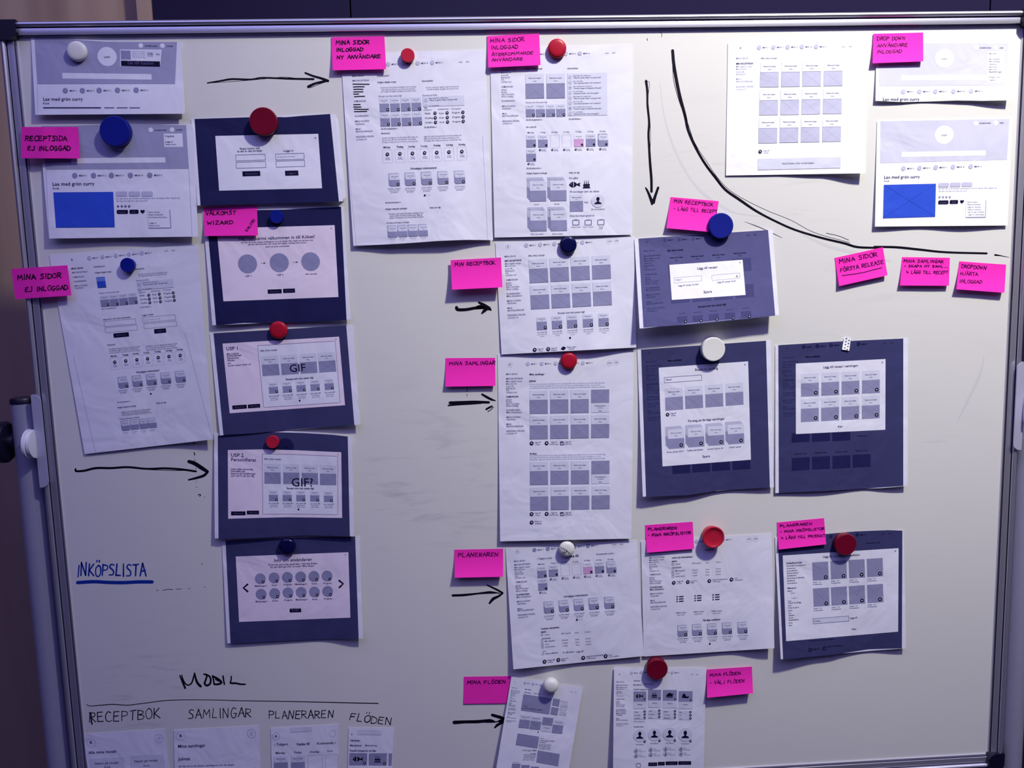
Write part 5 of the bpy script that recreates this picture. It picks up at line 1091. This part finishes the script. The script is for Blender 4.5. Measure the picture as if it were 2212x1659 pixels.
# ------------------------------------------------------------------ the mobile whiteboard
WX0, WX1, WZ0, WZ1 = -.73, .73, .77, 1.93      # writing surface inside the frame
board = empty('mobile_whiteboard', (0, 0.0, 0.0))
tag(board, 'wheeled whiteboard with aluminium frame and black corner caps, covered in printouts and marker arrows', 'whiteboard')
def board_mat():
    m = bpy.data.materials.new('whiteboard_enamel'); m.use_nodes = True; nt = m.node_tree; b = nt.nodes['Principled BSDF']
    b.inputs['Roughness'].default_value = .42; b.inputs['Specular IOR Level'].default_value = .45
    L = nt.links.new; N = nt.nodes.new; tc = N('ShaderNodeTexCoord')
    mp = N('ShaderNodeMapping'); mp.inputs['Scale'].default_value = (2.2, 1, 11); mp.inputs['Rotation'].default_value = (0, math.radians(-6), 0)
    L(tc.outputs['Object'], mp.inputs[0]); n1 = N('ShaderNodeTexNoise'); n1.inputs['Scale'].default_value = 4.5; n1.inputs['Detail'].default_value = 7; n1.inputs['Roughness'].default_value = .62; n1.inputs['Distortion'].default_value = .8
    L(mp.outputs[0], n1.inputs['Vector']); r1 = N('ShaderNodeMapRange'); r1.inputs['From Min'].default_value = .54; r1.inputs['From Max'].default_value = .78; L(n1.outputs['Fac'], r1.inputs['Value'])
    n2 = N('ShaderNodeTexNoise'); n2.inputs['Scale'].default_value = 2.2; n2.inputs['Detail'].default_value = 3; L(tc.outputs['Object'], n2.inputs['Vector'])
    acc = None
    for (px, py), rad, amt in (((905, 1040), .17, .55), ((1010, 1090), .10, .45), ((330, 1495), .11, .75), ((420, 1505), .10, .5), ((970, 525), .06, .5), ((1740, 420), .05, .45), ((2000, 960), .07, .35), ((1500, 330), .10, .25), ((1850, 650), .12, .22)):
        c = at(px, py); vm = N('ShaderNodeVectorMath'); vm.operation = 'DISTANCE'; vm.inputs[1].default_value = (c[0], 0, c[2]); L(tc.outputs['Object'], vm.inputs[0])
        q = N('ShaderNodeMapRange'); q.interpolation_type = 'SMOOTHSTEP'; q.inputs['From Min'].default_value = 0; q.inputs['From Max'].default_value = rad; q.inputs['To Min'].default_value = amt; q.inputs['To Max'].default_value = 0
        L(vm.outputs['Value'], q.inputs['Value'])
        if acc is None: acc = q.outputs[0]
        else:
            a = N('ShaderNodeMath'); a.operation = 'MAXIMUM'; L(acc, a.inputs[0]); L(q.outputs[0], a.inputs[1]); acc = a.outputs[0]
    a = N('ShaderNodeMath'); a.operation = 'ADD'; a.inputs[1].default_value = .05; L(acc, a.inputs[0])
    mu = N('ShaderNodeMath'); mu.operation = 'MULTIPLY'; L(a.outputs[0], mu.inputs[0]); L(r1.outputs[0], mu.inputs[1])
    mix = N('ShaderNodeMix'); mix.data_type = 'RGBA'; mix.inputs[6].default_value = (.74, .735, .72, 1); mix.inputs[7].default_value = (.30, .29, .34, 1); L(mu.outputs[0], mix.inputs[0])
    m3 = N('ShaderNodeMix'); m3.data_type = 'RGBA'; m3.blend_type = 'MULTIPLY'; r3 = N('ShaderNodeMapRange'); r3.inputs['To Min'].default_value = .95; r3.inputs['To Max'].default_value = 1.03; L(n2.outputs['Fac'], r3.inputs['Value'])
    m3.inputs[0].default_value = 1; L(mix.outputs[2], m3.inputs[6]); L(r3.outputs[0], m3.inputs[7]); L(m3.outputs[2], b.inputs['Base Color'])
    MATS['enamel'] = m
board_mat()
MB().box(WX0 - .008, WX1 + .008, 0, .012, WZ0 - .008, WZ1 + .008).build('writing_surface', 'enamel', board)
# frame: rounded outer ridge, groove, flat inner band
PROF = [(0, .018), (0, -.006), (.0008, -.0090), (.0022, -.0105), (.0042, -.0112), (.0060, -.0105), (.0072, -.0090), (.0077, -.0072), (.0078, -.0045), (.0088, -.0045), (.0090, -.0066), (.0100, -.0070), (.0176, -.0060), (.0179, -.0056), (.0181, -.0022), (.0200, -.0020), (.0200, .018)]
def rail(name, a, b, inward):
    a = np.array(a); b = np.array(b); inward = np.array(inward, float); V = []; n = len(PROF)
    for e in (a, b):
        for w_, y in PROF: V.append(e + inward * w_ + np.array([0, y, 0]))
    F = [(i, (i + 1) % n, n + (i + 1) % n, n + i) for i in range(n)] + [tuple(range(n)), tuple(range(2 * n - 1, n - 1, -1))]
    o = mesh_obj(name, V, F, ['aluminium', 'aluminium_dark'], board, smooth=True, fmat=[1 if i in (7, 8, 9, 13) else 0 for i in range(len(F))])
    try: o.data.set_sharp_from_angle(angle=math.radians(40))
    except Exception: pass
    return o
E0 = .02; c_ = .012
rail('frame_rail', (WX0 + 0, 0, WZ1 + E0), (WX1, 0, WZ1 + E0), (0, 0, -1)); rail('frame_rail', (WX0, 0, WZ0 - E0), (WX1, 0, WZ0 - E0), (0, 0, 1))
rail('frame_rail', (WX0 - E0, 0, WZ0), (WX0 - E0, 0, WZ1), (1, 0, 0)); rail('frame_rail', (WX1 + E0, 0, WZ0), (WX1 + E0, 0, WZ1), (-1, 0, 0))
for sx in (-1, 1):
    for sz, zz in ((1, WZ1), (-1, WZ0)):
        xo = sx * (WX1 + E0 + .001); xi = sx * (WX1 - .006); zo = zz + sz * (E0 + .001); zi = zz - sz * .006
        bm = bmesh.new(); r = .008; pts = []
        for cx, cz, a0 in ((xo - sx * r, zo - sz * r, 0),):
            for k in range(7):
                t = math.pi / 2 * k / 6; pts.append((cx + sx * r * math.cos(t), cz + sz * r * math.sin(t)))
        pts += [(xi, zo), (xi, zz + sz * .004), (xi + sx * .004, zi + sz * .004), (sx * (WX1 + .004), zi), (xo, zi)]
        V = [(x, y, z) for y in (-.0135, .019) for x, z in pts]; n = len(pts)
        F = [tuple(range(n)), tuple(range(2 * n - 1, n - 1, -1))] + [(i, (i + 1) % n, n + (i + 1) % n, n + i) for i in range(n)]
        bm.free(); tag(mesh_obj('corner_cap', V, F, 'black_plastic', board), None)
# stand
def post(px_top, side):
    c = at(px_top[0], px_top[1], -.012)
    return c
pt = at(72, 1100, -.010); px_ = pt[0]; ztop = at(47, 872, .012)[2]; RP = .0172
zp = at(84, 955, 0)[2]
for side in (-1, 1):
    x = side * abs(px_)
    pole = MB().lathe([(RP, 0), (RP, ztop)], (x, .012, 0.09), (0, 0, 1), 40).build('stand_pole', 'steel_grey', board, smooth=True) if False else MB().lathe([(RP, 0.09), (RP, ztop)], (x, .012, 0), (0, 0, 1), 40).build('stand_pole', 'steel_grey', board, smooth=True)
    MB().lathe([(RP * 1.03, ztop - .002), (RP * 1.03, ztop + .003), (RP * .95, ztop + .006), (RP * .6, ztop + .007)], (x, .012, 0), (0, 0, 1), 40).build('pole_cap', 'black_plastic', pole, smooth=True)
    # pivot disc between pole and board, knob outside
    gx = x - side * RP; bx = side * (WX1 + E0)
    MB().lathe([(.019, 0), (.022, .002), (.022, .005), (.018, .006), (.018, .0075), (.021, .0085), (.021, .0125), (.012, .0135)], (gx + side * .004, -.013, zp), (-side, 0, 0), 40).build('pivot_disc', 'white_plastic', board, smooth=True)
    MB().lathe([(.012, 0), (.012, .008), (.027, .010), (.031, .014), (.031, .036), (.027, .042), (.01, .044)], (x + side * (RP - .002), .010, zp + .0), (side, 0, 0), 40).build('clamp_knob', 'black_plastic', board, smooth=True)
    # bracket plate: L profile lapping over the outer ridge of the frame
    z1 = at(98, 852, .013)[2]; z0 = at(110, 1052, .013)[2]; xa = side * (WX1 + E0 + .003); xb = side * (WX1 + E0 - .0105); pts = []
    for k in range(7):
        t = math.pi / 2 * k / 6; pts.append((xb + side * .010 * (1 - math.sin(math.pi / 2 - t)) if False else xb + side * (.010 - .010 * math.cos(t)), z1 - .010 + .010 * math.sin(t)))
    pts += [(xa, z1), (xa, z0)]
    for k in range(7):
        t = math.pi / 2 * k / 6; pts.append((xb + side * (.010 - .010 * math.sin(t)), z0 + .010 - .010 * math.cos(t)))
    n = len(pts); V = [(a, y, b) for y in (-.0140, -.0122) for a, b in pts]
    F = [tuple(range(n)), tuple(range(2 * n - 1, n - 1, -1))] + [(i, (i + 1) % n, n + (i + 1) % n, n + i) for i in range(n)]
    mb = MB().add(V, F); mb.box(min(xa, xa - side * .0018), max(xa, xa - side * .0018), -.0135, .018, z0, z1)
    br = mb.build('pivot_bracket', 'bracket_grey', board)
    for q in (.08, .36, .66, .92):
        MB().lathe([(.0028, 0), (.0030, .0012), (.0020, .0024), (.0004, .0028)], (xa, -.006, z1 + (z0 - z1) * q), (side, 0, 0), 14).build('screw', 'screw_metal', br, smooth=True)
    # foot with castors, below the picture
    foot = MB().box(x - .02, x + .02, -.30, .30, .07, .095).build('foot_bar', 'steel_grey', board)
    for yy in (-.27, .27): MB().lathe([(.032, -.011), (.035, -.008), (.035, .008), (.032, .011)], (x, yy, .035), (1, 0, 0), 24).build('castor_wheel', 'black_plastic', foot, smooth=True)
MB().box(-abs(px_), abs(px_), .004, .024, .20, .24).build('cross_bar', 'steel_grey', board)

# ------------------------------------------------------------------ marker drawings on the enamel
def draw(name, label, view, strokes, m='marker', lift=.00012):
    """strokes: (points, width or widths) in zoom units"""
    x0, y0, sc = view; mb = MB()
    for k, (pts, wd) in enumerate(strokes):
        P = catmull([(x0 + a / sc, y0 + b / sc) for a, b in pts], 5); W = [1.3 * q / sc for q in wd] if hasattr(wd, '__len__') else 1.2 * wd / sc
        V, Fc = ribbon(P, W); mb.add([tuple(v) for v in on_plane(np.array(V), lift + .00002 * (k % 3))], Fc)
    o = mb.build(name, m, board)
    if label: o['label'] = label
    if name in ('pen_marks', 'erased_marks'): o['kind'] = 'stuff'
    return o
A = 'drawn_arrow'
draw(A, 'long thin black arrow pointing right to the struck-out dashboard', (400, 0, 3.95), [([(190, 708), (300, 690), (400, 675), (560, 678), (650, 664), (800, 668), (900, 672), (1095, 675)], [8, 13, 11, 12, 14]),
     ([(200, 708), (420, 694), (640, 676), (830, 658), (960, 668), (1080, 672)], 3), ([(1025, 622), (1090, 648), (1160, 668), (1218, 690)], [12, 14, 18]), ([(1052, 740), (1110, 712), (1215, 688)], [20, 15, 16]), ([(1070, 748), (1150, 715), (1222, 692)], 4)])
draw(A, 'black arrow pointing down with a doubled head', (1040, 60, 5.82), [([(2070, 670), (2085, 800), (2088, 980), (2108, 1180), (2100, 1340), (2108, 1500), (2120, 1700), (2136, 1900), (2138, 2060)], [26, 20, 22, 22, 26, 24]), ([(2075, 670), (2112, 700), (2095, 900), (2120, 1180), (2125, 1400), (2118, 1600)], 4),
     ([(2065, 2012), (2100, 2080), (2145, 2200)], [14, 22, 28]), ([(2085, 2030), (2120, 2100), (2150, 2170)], 10), ([(2222, 2010), (2195, 2080), (2145, 2215)], [24, 22, 24]), ([(2215, 2050), (2190, 2130), (2172, 2205)], 14)])
draw('drawn_curve', 'long black curve sweeping from the top down to the right edge', (1380, 0, 3.95), [([(288, 432), (300, 560), (340, 780), (395, 990), (420, 1110), (480, 1250), (560, 1390), (650, 1510), (740, 1620), (860, 1705)], [20, 22, 18, 16, 17, 18]),
     ([(860, 1705), (1000, 1800), (1150, 1880), (1330, 1960), (1560, 2030), (1750, 2075), (1865, 2108), (2040, 2115)], [18, 14, 14, 16, 14]), ([(2010, 2106), (2200, 2110), (2400, 2130), (2620, 2152), (2968, 2162)], [14, 16, 14, 13]),
     ([(288, 560), (300, 700), (350, 880), (420, 1060), (460, 1180), (520, 1320), (600, 1450), (700, 1580)], 4), ([(430, 1120), (500, 1260), (580, 1380), (660, 1500), (760, 1610), (880, 1690), (1080, 1790), (1300, 1880), (1500, 1985), (1800, 2070)], 3),
     ([(3040, 2175), (3090, 2182), (3160, 2196)], [12, 6, 2]), ([(1600, 1990), (1700, 2012), (1790, 2048)], 4)])
draw('drawn_line', 'thin slanting black line behind the slate blue page', (1340, 400, 5.82), [([(1560, 458), (1700, 510), (1820, 560), (1930, 612), (2035, 662)], [2, 8, 7, 7, 3])], 'marker_thin')
draw(A, 'short thick black arrow below the MIN RECEPTBOK note', (940, 500, 4.81), [([(222, 790), (235, 812), (320, 812), (420, 795), (520, 790)], [26, 26, 24, 26]), ([(455, 738), (500, 760), (550, 790), (580, 815)], [18, 24, 26, 12]), ([(485, 852), (510, 825), (545, 805), (580, 818)], [12, 26, 22, 10]), ([(440, 790), (500, 780), (560, 800)], 34)])
draw(A, 'thick double-stroked black arrow below the MINA SAMLINGAR note', (940, 750, 4.81), [([(155, 578), (300, 572), (420, 570), (558, 573)], [24, 22, 24, 20]), ([(138, 605), (240, 596), (380, 588), (480, 580)], 14), ([(488, 490), (540, 520), (590, 545), (630, 556)], [16, 20, 18, 5]), ([(532, 645), (560, 628), (588, 615)], 17), ([(548, 670), (580, 648), (605, 620)], 7),
     ([(332, 432), (334, 450), (328, 466)], 5), ([(328, 486), (334, 510)], 4)])
draw(A, 'black arrow below the PLANERAREN note', (960, 1050, 5.027), [([(90, 1188), (200, 1184), (320, 1172), (430, 1158), (510, 1152), (600, 1164)], [20, 20, 14, 18, 8]), ([(200, 1186), (400, 1170), (560, 1163)], 6), ([(462, 1075), (500, 1092), (570, 1125), (632, 1160)], [10, 13, 16, 16]), ([(632, 1162), (590, 1195), (530, 1225), (490, 1272)], [16, 18, 26, 16])])
draw(A, 'thick black arrow below the MINA FLÖDEN note', (960, 1359, 5.53), [([(118, 1115), (250, 1108), (400, 1105), (540, 1092), (600, 1100)], [34, 28, 30, 28, 10]), ([(480, 1112), (600, 1110), (670, 1092)], 12), ([(572, 1026), (620, 1040), (680, 1058), (720, 1078)], [26, 28, 30, 26]), ([(602, 1178), (630, 1148), (680, 1120), (730, 1100)], [14, 26, 26, 24]), ([(660, 1100), (720, 1088)], 30)])
draw(A, 'long black arrow pointing right to the USP 2 page', (0, 760, 3.95), [([(645, 1000), (650, 1018), (720, 1014), (820, 992), (950, 992), (1090, 984), (1250, 998), (1400, 994), (1540, 1002), (1672, 1020)], [12, 14, 15, 14, 13, 14, 13]), ([(1270, 1005), (1450, 1012), (1600, 1012)], 4),
     ([(1612, 936), (1660, 952), (1720, 990), (1770, 1022)], [22, 26, 26, 20]), ([(1772, 1024), (1740, 1055), (1680, 1075), (1610, 1092)], [16, 18, 16, 10])])
draw('pen_marks', 'column of small black dashes beside the long arrow', (0, 760, 3.95), [([(1652, 772), (1656, 790)], 5), ([(1656, 860), (1662, 880)], 7), ([(1660, 918), (1662, 930)], 4), ([(1670, 990), (1672, 1000)], 4), ([(1674, 1104), (1676, 1108)], 4), ([(1676, 1152), (1678, 1156)], 4), ([(1692, 1222), (1702, 1216), (1712, 1222), (1704, 1232)], 6), ([(1740, 1238), (1752, 1239)], 2)])
draw('pen_marks', 'faint dashes right of the blue word', (0, 1100, 3.95), [([(1335, 694), (1350, 690)], 4), ([(1390, 692), (1430, 684), (1475, 686)], 4), ([(1500, 682), (1550, 680)], 3), ([(1605, 678), (1620, 676)], 3), ([(1740, 664), (1752, 662)], 3), ([(1722, 460), (1726, 475)], 3)], 'marker_thin')
draw('pen_marks', 'small black ticks near the top of the curve', (1380, 0, 3.95), [([(185, 272), (196, 290), (194, 315)], 4), ([(70, 328), (74, 345)], 5)], 'marker_thin')
draw('drawn_line', 'thin black line above the four phone-sized pages', (140, 1429, 6.144), [([(288, 572), (340, 590), (480, 580), (640, 568), (820, 580), (960, 565), (1120, 545), (1290, 522), (1500, 510), (1750, 508), (2080, 512), (2300, 520), (3000, 530), (3500, 542), (4158, 556)], [6, 9, 8, 8, 7, 8, 10])])
# ghost strokes left by the eraser
draw('erased_marks', 'faint grey ghosts of wiped-off curves', (1380, 0, 3.95), [([(180, 700), (210, 950), (260, 1150), (330, 1330), (430, 1510), (560, 1660), (760, 1790), (930, 1835), (1120, 1845)], [4, 10, 16, 14, 22, 10, 8]), ([(1380, 1990), (1500, 2050), (1650, 2110), (1900, 2170), (2150, 2230)], [4, 18, 22, 10])], 'marker_ghost', .00005)
draw('erased_marks', 'faint grey ghosts of wiped-off strokes', (1652, 740, 3.95), [([(1870, 130), (1840, 260), (1780, 400), (1700, 560), (1640, 680)], [10, 20, 18, 6]), ([(1150, -60), (1000, 20), (850, 60)], [3, 8, 3])], 'marker_ghost', .00005)
# handwritten words
def word(label, view, x, y, t_, w_, h, wd, to, m='marker', extra=()):
    s = Surf().V(*view); S, tot = hand_strokes(t_); p0 = s.P(x, y); r = s.P(*to) - p0; r = r / np.hypot(*r); d = np.array([-r[1], r[0]]); mb = MB()
    kx = w_ / s.vs / tot; ky = h / s.vs
    for k, g in enumerate(S):
        V, Fc = ribbon([p0 + r * q[0] * kx - d * q[1] * ky for q in g], [wd / s.vs * random.uniform(.75, 1.15) for _ in range(3)]); mb.add([tuple(v) for v in on_plane(np.array(V), .00012 + .00002 * (k % 4))], Fc)
    for pts, ww in extra:
        V, Fc = ribbon(catmull([s.P(*q) for q in pts], 4), ww / s.vs); mb.add([tuple(v) for v in on_plane(np.array(V), .00018)], Fc)
    o = mb.build('handwriting', m, board); o['label'] = label
word('blue handwritten word INKÖPSLISTA with a thick underline', (0, 1100, 3.95), 662, 572, 'INKÖPSLISTA', 582, 104, 13, (1245, 566), 'marker_blue', [([(662, 626), (800, 618), (920, 624), (1050, 626), (1180, 620), (1298, 620)], 29)])
draw('handwriting', 'black handwritten word MOBIL', (140, 1429, 6.144), [([(1528, 185), (1560, 262), (1597, 352)], [14, 20, 20]), ([(1552, 178), (1580, 262), (1625, 312), (1678, 292), (1704, 225), (1722, 155)], [10, 14, 14, 16, 14]), ([(1722, 155), (1742, 240), (1765, 290), (1802, 328)], [16, 24, 26]),
     ([(1845, 168), (1885, 178), (1872, 240), (1856, 290), (1885, 318), (1928, 292), (1936, 232), (1912, 190), (1870, 172)], [16, 22, 16]), ([(1960, 192), (1975, 250), (1982, 300)], [14, 18]), ([(1960, 192), (2020, 225), (2078, 275), (2040, 300), (1985, 302)], [18, 26, 22, 18]), ([(2000, 235), (2040, 262)], 12),
     ([(2100, 192), (2108, 250), (2118, 302)], 17), ([(2210, 196), (2206, 250), (2200, 285), (2270, 288), (2330, 300), (2395, 302)], [13, 15, 20, 18, 15])])
word('black handwritten word RECEPTBOK', (140, 1429, 6.144), 330, 812, 'RECEPTBOK', 945, 130, 12, (1275, 742), 'marker', [([(345, 680), (350, 760), (362, 830)], 18)])
word('black handwritten word SAMLINGAR', (140, 1429, 6.144), 1640, 755, 'SAMLINGAR', 830, 120, 12, (2470, 732))
word('black handwritten word PLANERAREN', (500, 1429, 5.53), 450, 685, 'PLANERAREN', 770, 95, 11, (1215, 672))
word('black handwritten word FLÖDEN', (500, 1429, 5.53), 1410, 700, 'FLÖDEN', 510, 90, 11, (1900, 762))

# ------------------------------------------------------------------ the room
def struct(o): o['kind'] = 'structure'; return o
def plane_mat(name, c1, c2, scale, rough, stretch=(1, 1, 1), spec=.5):
    m = bpy.data.materials.new(name); m.use_nodes = True; nt = m.node_tree; b = nt.nodes['Principled BSDF']; b.inputs['Roughness'].default_value = rough; b.inputs['Specular IOR Level'].default_value = spec
    tc = nt.nodes.new('ShaderNodeTexCoord'); mp = nt.nodes.new('ShaderNodeMapping'); mp.inputs['Scale'].default_value = stretch; n = nt.nodes.new('ShaderNodeTexNoise'); n.inputs['Scale'].default_value = scale; n.inputs['Detail'].default_value = 5
    cr = nt.nodes.new('ShaderNodeMix'); cr.data_type = 'RGBA'; cr.inputs[6].default_value = (*c1, 1); cr.inputs[7].default_value = (*c2, 1)
    nt.links.new(tc.outputs['Object'], mp.inputs[0]); nt.links.new(mp.outputs[0], n.inputs['Vector']); nt.links.new(n.outputs['Fac'], cr.inputs[0]); nt.links.new(cr.outputs[2], b.inputs['Base Color'])
    MATS[name] = m
plane_mat('floor_carpet', (.020, .016, .05), (.035, .028, .07), 60, .9)
plane_mat('wall_navy', (.013, .010, .040), (.016, .013, .047), 5, .9, (1, 1, 1), .08)
plane_mat('wall_brown', (.27, .175, .135), (.44, .32, .26), 3, .28, (5, 1, .35), .5)
plane_mat('wall_plain', (.10, .085, .15), (.13, .11, .18), 3, .7)
plane_mat('ceiling_white', (.60, .58, .70), (.66, .64, .76), 3, .8)
YW = .34
def wx(px, py): 
    d = rays([(px, py)])[0]; t = (YW - CAM[1]) / d[1]; return (CAM + d * t)
xe = wx(329, 20)[0]; xs = wx(757, 20)[0]
struct(MB().box(-3.2, 3.4, -3.6, 1.0, -.05, 0).build('floor', 'floor_carpet'))
struct(MB().box(-3.2, 3.4, -3.6, 1.0, 3.6, 3.65).build('ceiling', 'ceiling_white'))
struct(MB().box(-3.2, 3.4, YW + .05, YW + .12, 0, 3.6).build('wall_back', 'wall_plain'))
struct(MB().box(3.4, 3.45, -3.6, 1.0, 0, 3.6).build('wall_right', 'wall_navy'))
struct(MB().box(-3.2, 3.4, -3.65, -3.6, 0, 3.6).build('wall_front', 'wall_plain'))
struct(MB().box(-3.25, -3.2, -3.6, 1.0, 0, 3.6).build('wall_left', 'wall_plain'))
# glossy brown panels left of the navy ones, softly bowed
V = []; F = []; n = 120; x0 = -2.3; x1 = xe - .014
for i in range(n + 1):
    x = x0 + (x1 - x0) * i / n; y = YW + .030 + .004 * math.sin((x + .93) * 40) + .0012 * math.sin(x * 117)
    for z in (0.0, 3.0): V.append((x, y, z))
for i in range(n): F.append((2 * i, 2 * i + 2, 2 * i + 3, 2 * i + 1))
wf = mesh_obj('wall_alcove', V, F, 'wall_brown', smooth=True); struct(wf)
struct(MB().box(x1 - .012, xe, YW - .004, YW + .045, 0, 3.0).build('trim_1', 'wall_brown'))
navy = [(xe, xs - .0015), (xs + .0015, xs + 1.2), (xs + 1.203, xs + 2.4), (xs + 2.403, 3.39)]
for k, (a, b) in enumerate(navy):
    pn = MB().box(a, b, YW, YW + .04, 0, 3.2).build('wall_panel', 'wall_navy'); pn['kind'] = 'structure'
